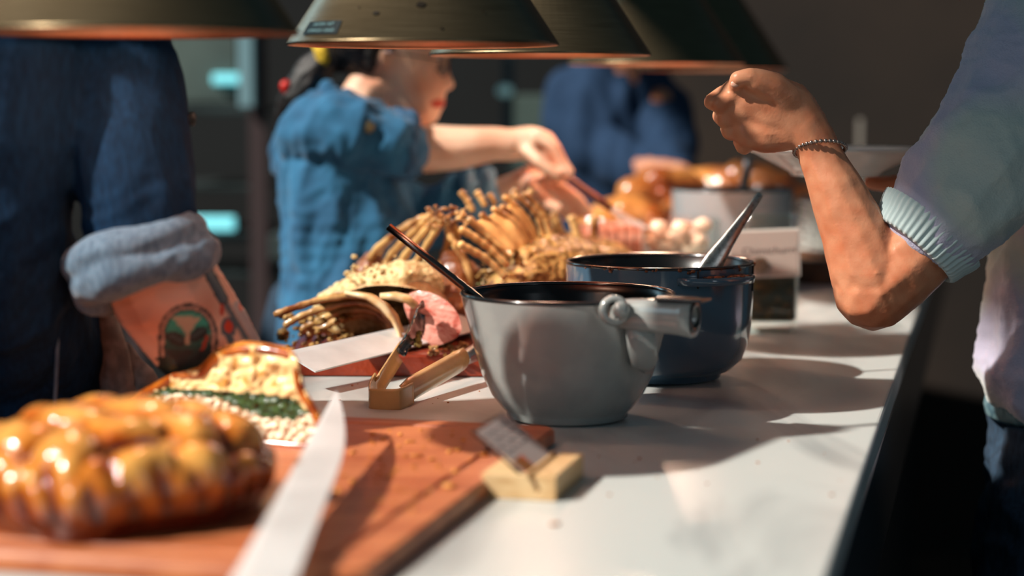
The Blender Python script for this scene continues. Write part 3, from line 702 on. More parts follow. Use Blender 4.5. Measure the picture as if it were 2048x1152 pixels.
fans = [([(806,706),(800,664),(778,620),(730,592),(660,596),(600,612),(548,630)], 2.32), ([(800,704),(790,655),(760,618),(710,604),(650,616),(600,634),(568,652)], 2.345),
        ([(795,700),(780,650),(745,622),(690,622),(640,640),(600,660)], 2.37), ([(790,700),(770,650),(730,630),(680,640),(640,660),(612,672)], 2.40), ([(700,690),(660,664),(630,660),(598,664)], 2.40), ([(780,690),(745,640),(700,630),(655,650)], 2.43)]
for i, (pts, Yr) in enumerate(fans):
    mb = MB(); ribpx(mb, pts, Yr, .0052, .0044); mb.obj('rib_bone', bone, ra)
rows = []
top_ = [(806,706),(800,664),(780,618),(735,590),(675,588),(630,600)]
for k in range(7):
    f = k/6; rows.append([P(x + 8*f, y + 10*f*(1 if x < 780 else .3) , 2.318+.17*f) for x, y in [(q.x, q.y) for q in catmull([(a, b, 0) for a, b in top_], 4)]])
sheet('flank_skin', rows, meat_d, ra, th=.003)
rows = []
for k in range(6):
    f = k/5; rows.append([P(x, y, 2.33+.15*f) for x, y in [(q.x, q.y - 8*f) for q in catmull([(668,588,0),(700,582,0),(740,572,0),(790,572,0),(840,580,0),(880,592,0)], 4)]])
sheet('fat_cap', rows, fatm, ra, th=.004)
grains('herb_crust_grains', lambda r: P(r.uniform(560,700), 640+r.uniform(-12,40), r.uniform(2.36,2.45)), 46, (.002,.006), crust, ra, 3)
# loin with pale crumb crust lying behind
rb = thing('lamb_loin', (P(800, 640, 2.46).x, 2.46, ZB), 'lamb loin coated in a pale crumb crust, behind the carved rack', 'lamb rack')
def crumbly(p): return .0035*nz(p, 55) + .003*abs(nz(p, 130, 5)) + .0015*nz(p, 320, 2)
organic('crumb_coated_loin', [[(P(655,615,2.47), .020), (P(720,590,2.45), .028), (P(800,572,2.44), .034), (P(835,575,2.46), .034)], [(P(800,620,2.45), .035), (P(700,640,2.46), .026)]], .0022, crust_p, rb, 5, crumbly)
grains('crumb_topping', lambda r: P(r.uniform(690,860), r.gauss(545, 14), r.uniform(2.41,2.44)), 60, (.001,.0035), crust_p, rb, 5)
# B: left rack standing up, ribs leaning to the right
rc = thing('lamb_rack', (P(800, 560, 2.55).x, 2.56, ZB), 'standing lamb rack whose brown ribs lean right and cross the golden rack', 'lamb rack')
for pts, Yr in [([(735,545),(748,505),(790,470),(850,432)],[2.60,2.55]), ([(765,540),(790,500),(830,462),(866,424)],[2.58,2.54]), ([(790,545),(815,505),(850,462),(884,428)],[2.57,2.53]),
                ([(820,545),(845,505),(868,468),(888,440)],[2.56,2.52]), ([(752,520),(780,478),(820,448),(858,436)],[2.63,2.58]), ([(872,560),(884,520),(896,480),(897,440)],[2.56,2.53]), ([(905,560),(912,520),(915,480),(905,440)],[2.57,2.54]),
                ([(930,600),(938,560),(930,520),(908,486),(895,452)],[2.50,2.52])]:
    mb = MB(); ribpx(mb, pts, Yr, .0056, .0050); mb.obj('rib_bone', bone, rc)
organic('loin', [[(P(750,560,2.60), .024), (P(800,585,2.58), .034), (P(880,585,2.56), .038), (P(920,560,2.55), .032)], [(P(745,525,2.60), .016), (P(735,548,2.6), .020)],
                 [(P(903,520,2.54), .017), (P(918,560,2.52), .023), (P(905,600,2.50), .026)], [(P(935,610,2.48), .022), (P(900,640,2.47), .03)]], .0025, meat, rc, 6, lambda p: .004*nz(p, 40) + .0015*nz(p, 140))
# crossed tips and stringy meat where the racks meet
grains('stringy_scraps', lambda r: P(r.uniform(850,935), 425+r.uniform(-12,30), r.uniform(2.49,2.53)), 40, (.0018,.0048), bone, rc, 8)
# C: big golden rack on the right
rd = thing('lamb_rack', (P(1060, 560, 2.55).x, 2.58, ZB), 'largest golden lamb rack, ribs leaning left under a shining membrane, behind the pots', 'lamb rack')
cribs = [((1012,556),(975,520),(945,502),(917,487)), ((1016,532),(980,498),(950,475),(919,457)), ((1022,512),(990,485),(960,458),(936,436)), ((1032,500),(1004,470),(980,444),(960,427)),
         ((1054,492),(1032,455),(1008,432),(984,416)), ((1064,492),(1044,455),(1022,430),(1000,412)), ((1074,488),(1060,448),(1036,418),(1006,392)), ((1090,484),(1078,440),(1056,412),(1028,388)), ((1104,476),(1092,440),(1072,410),(1046,386))]
for i, pts in enumerate(cribs):
    mb = MB(); Y0 = 2.44+.022*i; ribpx(mb, pts, [Y0+.01, Y0-.01], .0050, .0052 if i < 3 else .0042); mb.obj('rib_bone', bone_l if i in (1, 0, 6) else bone, rd)
for pts, Yr in [([(946,424),(934,400),(920,382)], 2.62), ([(972,414),(962,396),(952,382)], 2.64), ([(990,410),(984,396),(976,388)], 2.65), ([(1050,404),(1058,390),(1064,379)], 2.66), ([(1022,400),(1026,386),(1034,379)], 2.66)]:
    mb = MB(); ribpx(mb, pts, Yr, .0048, .0050); mb.obj('rib_bone', bone, rd)
rows = []
for i in range(2, 7):
    q = catmull([P(x, y, 2.44+.022*i-.006) for x, y in cribs[i]], 5); q = q[:-2]
    rows.append([p + Vector((0, -.0005, 0)) for p in q])
R3 = []
for a, b in zip(rows, rows[1:]):
    for f in (0, .25, .5, .75): R3.append([p.lerp(q, f) + Vector((.001*math.sin(f*math.pi), .004*math.sin(f*math.pi), -.002*math.sin(f*math.pi))) for p, q in zip(a, b)])
R3.append(rows[-1]); sheet('membrane', R3, bone_l, rd, th=.004, amp=.003)
organic('loin', [[(P(1005,590,2.50), .028), (P(1060,560,2.52), .036), (P(1120,545,2.56), .040), (P(1200,545,2.66), .036), (P(1240,545,2.74), .03)], [(P(1050,525,2.52), .022), (P(1110,510,2.60), .028), (P(1180,525,2.68), .028)], [(P(960,610,2.48), .022), (P(1010,610,2.49), .03)], [(P(1100,600,2.56), .045), (P(1190,600,2.66), .045)]], .0024, crust, rd, 4, lambda p: .005*nz(p, 34) + .004*abs(nz(p, 95, 5)) + .0018*nz(p, 260, 2))
grains('herb_crust_grains', lambda r: (lambda a, b: P(a, b, 2.49 + (a-950)*.0008 + abs(b-555)*.0006))(r.uniform(955, 1230), r.gauss(560, 26)), 190, (.0013, .0048), crust, rd, 11)
grains('green_herb_flecks', lambda r: (lambda a, b: P(a, b, 2.475 + (a-950)*.0008 + abs(b-555)*.0006))(r.uniform(955, 1210), r.gauss(565, 25)), 60, (.0012, .0036), herb, rd, 12)
grains('pale_crumbs', lambda r: (lambda a, b: P(a, b, 2.475 + (a-950)*.0008 + abs(b-555)*.0006))(r.uniform(965, 1225), r.gauss(562, 24)), 70, (.001, .003), fatm, rd, 13)
# D: small rack farther right with upright bones
re_ = thing('lamb_rack', (P(1160, 500, 2.86).x, 2.86, ZB), 'small lamb rack at the right with three upright bare bones, behind the blue grey pot', 'lamb rack')
for pts, Yr in [([(1124,486),(1118,455),(1104,424)], 2.80), ([(1156,490),(1152,460),(1142,431)], 2.83), ([(1188,490),(1188,460),(1191,431)], 2.86), ([(1098,470),(1092,440),(1080,416)], 2.78)]:
    mb = MB(); ribpx(mb, pts, Yr, .0066, .0068); mb.obj('rib_bone', bone, re_)
organic('loin', [[(P(1090,520,2.82), .040), (P(1150,522,2.84), .040), (P(1220,525,2.88), .036)], [(P(1100,478,2.80), .02), (P(1120,500,2.82), .03)], [(P(1110,570,2.84), .045), (P(1220,570,2.88), .045)]], .003, crust, re_, 4, lambda p: .005*nz(p, 34) + .003*nz(p, 120))
# scraps on the lamb board
grains('board_scraps', lambda r: (lambda q: q + Vector((0,0,.001)))(G(*(r.choice([(r.uniform(560,930), r.uniform(672,708)), (r.uniform(860,935), r.uniform(688,712)), (r.uniform(600,760), r.uniform(672,700))])), TR)), 150, (.0009, .0036), crust, None, 21)
bpy.data.objects['board_scraps'].name = 'herb_scraps'; tag(bpy.data.objects['herb_scraps'], 'scraps of herb crust and fat strewn over the lamb board', 'scraps')

# ---------------------------------------------------------------- jars, cards and dishes farther along
glass = bpy.data.materials.new('clear_glass'); glass.use_nodes = True; _n = glass.node_tree; _n.nodes.remove(_n.nodes['Principled BSDF'])
_t = _n.nodes.new('ShaderNodeBsdfTransparent'); _t.inputs[0].default_value = (.93, .96, .95, 1); _g = _n.nodes.new('ShaderNodeBsdfGlossy'); _g.inputs['Roughness'].default_value = .03
_f0 = _n.nodes.new('ShaderNodeLayerWeight'); _f0.inputs[0].default_value = .5; _f1 = _n.nodes.new('ShaderNodeMath'); _f1.operation = 'POWER'; _f1.inputs[1].default_value = 4.0; _n.links.new(_f0.outputs['Facing'], _f1.inputs[0]); _f = _n.nodes.new('ShaderNodeMath'); _f.operation = 'MULTIPLY_ADD'; _f.inputs[1].default_value = .8; _f.inputs[2].default_value = .05; _n.links.new(_f1.outputs[0], _f.inputs[0]); _x = _n.nodes.new('ShaderNodeMixShader'); _n.links.new(_f.outputs[0], _x.inputs[0]); _n.links.new(_t.outputs[0], _x.inputs[1]); _n.links.new(_g.outputs[0], _x.inputs[2])
_n.links.new(_x.outputs[0], _n.nodes['Material Output'].inputs['Surface'])
herbs = mat('herb_sauce', '#34330f', .3, c2='#7a5a18', nscale=90, c2lo=.5, c2hi=.72, coat=.5, bump=.5, bscale=90)
jx = P(1538, 600, 2.70); jar = thing('glass_jar', (jx.x, 2.71, CT), 'tall square glass jar of dark green herb sauce behind the blue grey pot', 'jar')
def rbox_ring(cx, cy, hw, hd, rad, z, n=6):
    out = []
    for (sx, sy, a0) in ((1,1,0), (-1,1,90), (-1,-1,180), (1,-1,270)):
        for k in range(n+1):
            a = math.radians(a0+90*k/n); out.append(Vector((cx+sx*(hw-rad)+rad*math.cos(a), cy+sy*(hd-rad)+rad*math.sin(a), z)))
    return out
def rbox(name, cx, cy, secs, m, parent=None, close=True):
    vs = []; 
    for hw, hd, rad, z in secs: vs += rbox_ring(cx, cy, hw, hd, rad, z)
    n = 28; K = len(secs); fs = [(i*n+k, i*n+(k+1)%n, (i+1)*n+(k+1)%n, (i+1)*n+k) for i in range(K-1) for k in range(n)] + [tuple(range(n-1,-1,-1)), tuple((K-1)*n+k for k in range(n))]
    return mesh(name, vs, fs, m, parent)
b = CT
rbox('jar_glass', jx.x, 2.71, [(.034,.034,.008,b), (.0375,.0375,.01,b+.003), (.0385,.0385,.01,b+.012), (.0385,.0385,.01,b+.168), (.0375,.0375,.01,b+.169), (.0362,.0362,.009,b+.168), (.0362,.0362,.009,b+.020), (.033,.033,.009,b+.016)], glass, jar)
o = rbox('herb_sauce', jx.x, 2.71, [(.032,.032,.009,b+.0175), (.0355,.0355,.009,b+.021), (.0355,.0355,.009,b+.098), (.032,.032,.009,b+.100)], herbs); tag(o, 'dark green herb sauce filling the lower half of the square glass jar', 'sauce', kind='stuff')
# label card on the jar
cardm = mat('label_card', '#b8a69c', .5)
c0 = P(1528, 507, 2.655); lw, lh = .101, .068
lc = thing('label_card', c0, 'white edged menu card with black lettering clipped on the herb sauce jar', 'card')
mb = MB(); mb.box(c0, (lw, .002, lh), Matrix.Rotation(-.04, 3, 'Y')); mb.obj('card_border', mat('card_white', '#d9d4cd', .4), lc, smooth=False, bevel=.0005)
mb = MB(); mb.box(c0 + V(0,-.0014,0), (lw-.006, .0006, lh-.006), Matrix.Rotation(-.04, 3, 'Y')); mb.obj('card_face', cardm, lc, smooth=False)
me = text_mesh('Chimichurri', .0165, None, 'lettering', spacing=1.0)
for v in me.vertices: x, y = v.co.x, v.co.y; v.co = c0 + V(x*.95+.007, -.0020, y*.85+.004+x*.04)
link('lettering', me, mat('ink', '#5b4c48', .6), lc, smooth=False)
mb = MB(); q = P(1521, 530, 2.65); mb.lathe([(.001,0),(.0105,.0005),(.0112,.002),(.0098,.003),(.001,.0035)], q, 28, axis=Vector((0,-1,.05))); mb.obj('round_emblem', mat('emblem', '#a08c78', .35, c2='#7c6a58', nscale=300), lc)
# low glass tray with pale cubes
gx = P(1360, 470, 3.02); tr = thing('glass_dish', (gx.x, 3.04, CT), 'low rectangular glass dish of pale food left of the herb sauce jar', 'dish')
rbox('dish_glass', gx.x, 3.04, [(.058,.05,.008,b), (.061,.053,.01,b+.004), (.062,.054,.01,b+.142), (.0595,.0515,.009,b+.142), (.0585,.0505,.009,b+.006), (.056,.048,.008,b+.005)], glass, tr)
pc = mat('pale_butter', '#f6e8d4', .4, c2='#dcc0a8', nscale=30, coat=.3)
for i, (x, y, z, r) in enumerate([(-.03,-.02,.02,.02), (.012,-.018,.022,.021), (.036,.016,.02,.019), (-.02,.022,.02,.02), (-.028,-.012,.058,.019), (.014,-.012,.06,.021), (.034,.012,.06,.018), (-.01,.02,.06,.018), (.025,-.02,.098,.02), (-.022,-.012,.095,.02), (-.005,.018,.095,.02), (.032,.02,.10,.018), (-.036,.014,.098,.017), (.002,-.026,.122,.017), (-.034,-.022,.12,.015), (.036,-.014,.125,.014)]):
    mb = MB(); mb.ico((0,0,0), r, (1,.95,.9), 3, rough=.35, seed=i+3); o = mb.obj('soft_cheese_ball' , pc); o.location = (gx.x+x, 3.04+y, b+z+.004)
    tag(o, 'pale round lump of food heaped inside the low glass dish', 'food', 'pale lumps in the glass dish')
# sliced roast with pale pink layers
sl = mat('layered_roast', '#f0cfc0', .4, c2='#c98468', nscale=9, c2lo=.45, c2hi=.6, stretch=(.4,.4,6), coat=.3, bump=.3, bscale=80)
q = P(1238, 475, 3.02); rs = thing('sliced_roast', (q.x, 3.05, CT), 'pale pink layered sliced roast standing between the upright bones and the glass dish', 'roast')
for i in range(5):
    xx = q.x - .028 + .0145*i; secs = [(.0066,.05,.004,b+.03), (.0068,.056,.005,b+.06), (.0066,.057,.005,b+.10), (.0062,.052,.005,b+.128), (.004,.04,.004,b+.134)]
    o = rbox('slice', xx, 3.05, secs, sl, rs)
rbox('slice', q.x-.055, 3.05, [(.010,.05,.005,b+.03), (.0105,.055,.006,b+.06), (.0095,.055,.006,b+.11), (.006,.045,.004,b+.13)], sl, rs)
ob = rbox('wooden_riser', q.x-.02, 3.05, [(.075,.085,.006,b), (.077,.087,.006,b+.002), (.077,.087,.006,b+.028), (.075,.085,.006,b+.030)], wood_rear); tag(ob, 'low reddish wooden riser under the layered sliced roast', 'riser')
# far pot platform and roast birds
fp = P(1465, 370, 3.28)
ob = rbox('serving_riser', fp.x, 3.28, [(.085,.085,.01,b), (.088,.088,.01,b+.002), (.088,.088,.01,b+.046), (.086,.086,.01,b+.048)], mat('pale_riser', '#cfd2d0', .3)); tag(ob, 'square pale riser under the far grey pot', 'riser')
q = P(1370, 400, 3.75)
ob = rbox('stone_platter', q.x+.005, 3.76, [(.215,.17,.03,b), (.22,.175,.03,b+.004), (.22,.175,.03,b+.09), (.215,.17,.03,b+.094)], mat('pale_stone', '#cfc8c0', .4)); tag(ob, 'thick pale stone platter carrying the roast chickens at the far end', 'platter')
chick = mat('roast_skin', '#d08a46', .28, c2='#8f4318', nscale=12, c2lo=.42, c2hi=.66, coat=.6, bump=.4, bscale=60)
def chicken(loc, rz, sc, label):
    t = thing('roast_chicken', loc, label, 'roast chicken', 'roast chickens at the far end')
    R = Matrix.Rotation(rz, 3, 'Z'); L = Vector(loc)
    def q(x, y, z): return L + R @ (Vector((x, y, z))*sc)
    organic('bird_body', [[(q(-.06,0,.045), .040), (q(0,0,.05), .052), (q(.055,0,.045), .042)], [(q(-.02,-.018,.07), .030), (q(.03,-.016,.068), .028)], [(q(-.02,.018,.07), .030), (q(.03,.016,.068), .028)]], .004, chick, t, 4, lambda p: .003*nz(p, 40))
    for s in (-1, 1):
        organic('drumstick', [[(q(.03,s*.045,.035), .024), (q(.07,s*.05,.04), .020), (q(.105,s*.035,.045), .009), (q(.118,s*.03,.047), .010)]], .003, chick, t, 3)
        organic('wing', [[(q(-.03,s*.05,.05), .015), (q(.0,s*.062,.03), .013), (q(-.04,s*.066,.025), .009)]], .003, chick, t, 3)
    return t
zc = CT+.094
chicken((P(1255, 400, 3.62).x, 3.63, zc-.03), 2.6, .8, 'small roast chicken at the left end of the platter, beside the knife')
chicken((P(1330, 380, 3.75).x, 3.76, zc), .4, 1.1, 'plump roast chicken in the middle of the platter, left of the far pot')
chicken((P(1420, 360, 3.85).x, 3.85, zc), 2.9, 1.05, 'roast chicken on the platter behind the far grey pot')
chicken((P(1500, 350, 3.80).x, 3.80, zc+.01), -.3, 1.1, 'rightmost roast chicken, behind the plate and ladle handle')
# board and stacked dishes at the right
q = P(1640, 545, 3.4)
ob = tag(slab('cutting_board', (cf(q)[0]-.06, cf(q)[1]-.02), (cf(q)[0]+.085, cf(q)[1]+.26), CT, CT+.045, mat('bark_board', '#7d4c26', .5, c2='#3b2010', nscale=14, stretch=(1,1,.5)), .004), 'thick dark edged wooden board at the right, behind the guest forearm', 'cutting board')
q2 = CR*(cf(q)[0]+.015) + CD*(cf(q)[1]+.10)
for i in range(6):
    mb = MB(); z = CT+.045+.0165*i
    mb.lathe([(.001, z), (.030, z), (.032, z+.002), (.064, z+.013), (.066, z+.0158), (.0645, z+.0162), (.031, z+.0045), (.001, z+.004)], q2, 40); o = mb.obj('white_saucer', mat('porcelain', '#eceae4', .2, coat=.5) if i == 0 else MATS['porcelain'])
    tag(o, 'white dish in the stack standing on the dark edged board at the right', 'dish', 'stacked white dishes')

# ---------------------------------------------------------------- kitchen behind
kd = mat('kitchen_steel', '#5f6b6b', .35, metal=.8, c2='#454f50', nscale=5)
kpost = mat('kitchen_post', '#46393a', .5)
kblack = mat('kitchen_black', '#090b0c', .5)
kbox = mat('kitchen_panel', '#5f6e69', .5, c2='#4b5855', nscale=3)
kl = mat('cool_tube', '#8fe4ee', .4, emis='#6fd6e2', estr=.75)
rk = thing('kitchen_rack', (P(440, 600, 4.9).x, 4.9, 0), 'tall steel kitchen shelving unit behind the cooks at the left', 'shelf')
def bx(name, x0, y0, x1, y1, Y, dep, m, parent):
    a, c = P(x0, y1, Y), P(x1, y0, Y); mb = MB(); mb.box(((a.x+c.x)/2, Y+dep/2, (a.z+c.z)/2), (abs(c.x-a.x), dep, abs(c.z-a.z))); return mb.obj(name, m, parent, smooth=False, bevel=.004)
bx('shelf', 250, 214, 520, 228, 4.8, .4, kd, rk); bx('shelf', 250, 466, 520, 482, 4.8, .4, kd, rk); bx('shelf', 250, 545, 700, 556, 4.8, .4, kd, rk); bx('shelf', 250, 372, 520, 380, 4.8, .4, kd, rk)
for x in (502, 250):
    mb = MB(); p = P(x+15, 300, 4.78); mb.box((p.x, 4.78, 1.15), (.042, .042, 2.3)); mb.obj('post', kpost, rk, smooth=False)
o = bx('tube_light', 380, 434, 468, 462, 4.75, .03, kl, None); tag(o, 'glowing pale cyan bar of light behind the rolled blue sleeve', 'light')
o = bx('tube_light', 425, 148, 478, 168, 5.08, .02, kl, None); tag(o, 'small cyan gleaming light high behind the tattooed cook', 'light')
o = bx('steel_cabinet', 340, 60, 474, 205, 5.1, .3, kbox, None); tag(o, 'grey green steel cabinet on the kitchen wall above the shelving', 'cabinet')
o = bx('steel_column', 478, 40, 506, 215, 4.7, .05, mat('pale_blue_column', '#7fa3ad', .4), None); tag(o, 'pale blue upright column left of the black ponytail', 'column')
o = bx('oven', 540, 470, 640, 520, 4.6, .4, mat('oven_face', '#3d4848', .4), None); tag(o, 'dim grey oven front behind the shirt of the bending woman', 'oven')
o = bx('steel_tray', 630, 546, 730, 572, 3.3, .25, mat('dark_tray', '#3f4a4c', .4), None); tag(o, 'dark tray edge behind the lamb board at the left', 'tray')
o = bx('steel_cabinet', 1022, 190, 1100, 340, 5.3, .3, mat('grey_green_panel', '#4b5b56', .6), None); tag(o, 'dim grey green cabinet between the woman and the dark blue cook', 'cabinet')
o = bx('steel_column', 1005, 60, 1028, 330, 5.2, .05, mat('slate_column', '#2d3c44', .5), None); tag(o, 'slim slate coloured column right of the woman profile', 'column')
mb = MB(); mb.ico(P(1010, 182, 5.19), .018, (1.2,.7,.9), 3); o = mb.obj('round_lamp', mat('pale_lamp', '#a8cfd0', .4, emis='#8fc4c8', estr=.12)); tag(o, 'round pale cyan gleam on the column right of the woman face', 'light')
o = bx('bottle_stand', 1704, 238, 1728, 1200, 4.7, .05, mat('stand_grey', '#6c665f', .5), None); tag(o, 'short grey upright stand behind the held plate', 'stand')
# dim hanging tubes for red clip etc. are built with the woman

# ---------------------------------------------------------------- people
denim_d = mat('dark_denim', '#102f4c', .9, c2='#0a2138', nscale=260, c2lo=.35, c2hi=.65, spec=.2, stretch=(1,1,.25))
denim_cuff = mat('denim_inside', '#5c7488', .9, c2='#465d72', nscale=240, stretch=(1,1,.3), sheen=.2)
denim_b = mat('blue_denim', '#25688f', .85, c2='#1c5478', nscale=14, sheen=.15)
denim_k = mat('navy_denim', '#0a2a48', .9)
apronm = mat('linen', '#8f8783', .9, c2='#756d6a', nscale=80)
jeansm = mat('jeans', '#22394d', .9, c2='#182a3b', nscale=200, stretch=(1,1,.3))
knit = mat('lilac_knit', '#aeaac0', .95, c2='#b6bdb6', nscale=4.5, c2lo=.46, c2hi=.54, detail=1, sheen=.5, bump=.5, bscale=420)
rib_m = mat('knit_cuff', '#b4c4c4', .95, sheen=.4)
skin_mat = mat('skin', '#ffffff', .42, attr=True, sss=.25, spec=.4, bump=.15, bscale=300)
hairm = mat('black_hair', '#080606', .55, c2='#1a1210', nscale=60, stretch=(1,1,.1))
shoe = mat('black_shoe', '#101010', .5)
def skincol(base, red):
    b_, r_ = c4(base), c4(red)
    def f(p, n): return lerpc(b_, r_, .35 + .55*nz(p, 14) + .35*nz(p, 90))
    return f
def folds(a, s, dirv=None, o=0):
    def f(p):
        q = Vector(p)
        if dirv is not None: q = q - Vector(dirv)*q.dot(Vector(dirv))*.7
        w = noise.noise(q*s + Vector((o, 0, 0))); w2 = noise.noise(q*s*2.3 + Vector((0, o, 3)))
        return a*((1-abs(w)*2.6) + .5*(1-abs(w2)*2.6)) - a*.4
    return f
def hand_fingers(ch, fr): return [[(p, fr*(1 if i == 0 else (.96 if i == 1 else (.86 if i == 2 else .74)))) for i, p in enumerate(c)] for c in ch]
def lower(root, hip, w, m, zt):
    "trousers and shoes down to the floor"
    hx, hy = hip
    organic('trousers', [[((hx, hy, zt), w*1.1, (1,.8,1)), ((hx-.09*w/.15, hy, zt-.15), w*.75), ((hx-.10, hy, .45), w*.5), ((hx-.10, hy, .12), w*.42)], [((hx, hy, zt), w*1.1, (1,.8,1)), ((hx+.09*w/.15, hy, zt-.15), w*.75), ((hx+.10, hy+.05, .45), w*.5), ((hx+.10, hy+.05, .12), w*.42)]], .012, m, root, 3)
    for s in (-1, 1):
        organic('shoe', [[((hx+s*.10, hy+(.05 if s > 0 else 0), .045), .045, (.95,1,1)), ((hx+s*.10, hy-.13+(.05 if s > 0 else 0), .038), .038, (1.1,1,.95))]], .008, shoe, root, 2)

# tattooed cook at the left
Yc = 1.96
t = thing('person', (-.66, 1.95, 0), 'person in a dark denim shirt with a rolled sleeve and tattooed forearm, left edge', 'person')
def px_of(p, Y=None):
    q = Vector(p) - Vector((0,0,CAMZ)); c, s = math.cos(PITCH), math.sin(PITCH)
    d = q.y*c - q.z*s; v = q.y*s + q.z*c
    return 1024 + F*q.x/d, 576 - F*v/d
SK, SKR, INK, INK2 = c4('#e0b49e'), c4('#c8876c'), c4('#1d2b2e'), c4('#54646c')
def tattoo(p, nn):
    base = lerpc(SK, SKR, .35 + 1.2*nz(p, 25))
    if nn.y > .25: return base
    x, y = px_of(p)
    dx, dy = x-376, y-668
    e = math.sqrt((dx/59)**2 + (dy/61)**2) if y < 672 else abs(dx)/59*(1+.0*dy)
    if y < 748 and e < 1.0:
        if e > .91: return INK
        if e > .82 and y < 715: return lerpc(base, INK2, .25)
        if e > .755: return INK
        # inside of the helmet
        tl = lerpc(c4('#2f9a86'), c4('#16403e'), sst(y, 640, 705))
        for ex, ey, ang in ((352, 678, .45), (397, 668, -.6)):
            u = (x-ex)*math.cos(ang)+(y-ey)*math.sin(ang); w = -(x-ex)*math.sin(ang)+(y-ey)*math.cos(ang)
            k = (u/21)**2+(w/13)**2
            if k < 1: return INK if k > .55 or abs(w+2) > 4 else c4('#34494b')
        if abs(x-374-(y-655)*.05) < 3+max(0, (668-y))*.75 and 634 < y < 690: return lerpc(c4('#8fae94'), base, .55)
        if y > 700: return lerpc(INK, c4('#22605a'), .4*max(0, nz(p, 220)))
        if 404 < x-(690-y)*.4 < 412 and 672 < y < 705: return c4('#a8402c')
        return tl
    if 715 < y < 770 and abs(x-372) < 56 + 6*math.sin(y*.3): return INK
    # weapon shaped band to the right
    def seg(ax, ay, bx_, by): 
        vx, vy = bx_-ax, by-ay; f = max(0, min(1, ((x-ax)*vx+(y-ay)*vy)/(vx*vx+vy*vy))); return math.hypot(x-ax-vx*f, y-ay-vy*f), f
    if (x-457)**2/80 + (y-653)**2/150 < 1: return c4('#d0492c')
    if (x-457)**2/240 + (y-655)**2/430 < 1: return INK2
    if (x-444)**2/22 + (y-619)**2/150 < 1: return c4('#c9482e')
    if (x-482)**2/20 + (y-612)**2/120 < 1: return c4('#c9604c')
    d1, f1 = seg(419, 548, 446, 598); d2, f2 = seg(446, 598, 500, 690); d3, f3 = seg(478, 612, 520, 690); d4, f4 = seg(457, 668, 474, 730)
    if d1 < 11: return INK2 if d1 < 8 else INK
    if d2 < 9: return lerpc(INK2, base, .45 if 4 < d2 else 0)
    if d3 < 12: return lerpc(c4('#7d97a6'), base, .35)
    if d4 < 7: return INK2
    return base
def Q(x, y, Y=1.96): return P(x, y, Y-.105)
arm = [[(Q(300,520,1.89), .052), (Q(335,585,1.90), .055), (Q(395,668,1.915), .052), (Q(455,745,1.925), .043), (Q(500,790,1.92), .029), (Q(522,806,1.915), .028)],
       [(Q(522,806,1.915), .026, (1.1,.7,1)), (Q(550,818,1.915), .026)]]
arm += hand_fingers([[Q(552,800,1.90), Q(575,805,1.89), Q(585,822,1.885), Q(575,832,1.885)], [Q(552,808,1.915), Q(578,814,1.91), Q(586,830,1.905), Q(575,838,1.90)], [Q(550,816,1.93), Q(575,822,1.93), Q(582,836,1.925), Q(570,842,1.92)], [Q(548,824,1.94), Q(568,830,1.945), Q(574,840,1.94), Q(562,842,1.935)], [Q(525,800,1.90), Q(545,792,1.89), Q(562,796,1.885), Q(572,802,1.88)]], .0085)
arm += [[(Q(300,520,1.89), .048), (Q(262,350,1.89), .048), (Q(222,125,1.94), .048), (V(-.54,1.82,1.28), .045), (V(-.64,1.87,1.05), .06)], [(V(-.60,1.77,1.35), .05), (V(-.615,1.74,1.44), .05)],
        [(V(-.60,1.735,1.56), .085, (1,.82,1.1)), (V(-.57,1.735,1.51), .070, (1,.82,1)), (V(-.545,1.735,1.455), .035)], [(V(-.487,1.735,1.525), .016), (V(-.497,1.735,1.55), .012)], [(V(-.51,1.735,1.48), .02, (1,1.3,.6))], [(V(-.61,1.655,1.53), .02, (1,.4,1.4))], [(V(-.61,1.815,1.53), .02, (1,.4,1.4))]]
organic('body', arm, .0021, skin_mat, t, 4, lambda p: .0006*nz(p, 60), tattoo)
fA = folds(.0030, 11, (0,0,1)); fB = folds(.0024, 26, (.9,0,.4), 4)
organic('denim_shirt', [[(Q(285,480,1.885), .054), (Q(272,390,1.885), .056), (Q(255,280,1.90), .060), (Q(232,160,1.925), .065), (Q(215,105,1.95), .062)],
        [(Q(205,105,1.95), .062), (V(-.52,1.83,1.31), .065), (V(-.62,1.80,1.33), .07)],
        [(Q(10,110,1.88), .078), (Q(0,280,1.88), .076), (Q(-15,440,1.89), .076), (Q(-5,560,1.92), .084), (Q(30,700,2.0), .098, (1,.9,1)), (Q(20,850,2.02), .11, (1,.85,1)), (Q(0,960,2.02), .115, (1,.85,1))],
        [(V(-.63,1.80,1.32), .092, (1.15,1,1)), (V(-.63,1.82,1.18), .108, (1.15,.9,1)), (V(-.61,1.88,1.05), .12, (1.15,.8,1)), (V(-.60,1.92,.90), .14, (1.05,.8,1))], [(V(-.54,1.81,1.30), .07), (V(-.56,1.83,1.15), .08), (V(-.56,1.88,1.02), .09)],
        [(V(-.74,1.80,1.32), .075), (V(-.84,1.80,1.12), .06), (V(-.80,1.72,1.0), .05)],
        [(V(-.60,1.79,1.37), .065), (V(-.61,1.77,1.41), .060)]],
        .0045, denim_d, t, 6, lambda p: fA(p) + fB(p)*(sst(p.z, 1.25, 1.12) if p.x > -.50 else .25))
organic('hair', [[(V(-.625,1.735,1.60), .090, (1,.9,.9)), (V(-.655,1.735,1.55), .075, (.8,.95,1))]], .005, hairm, t, 3)
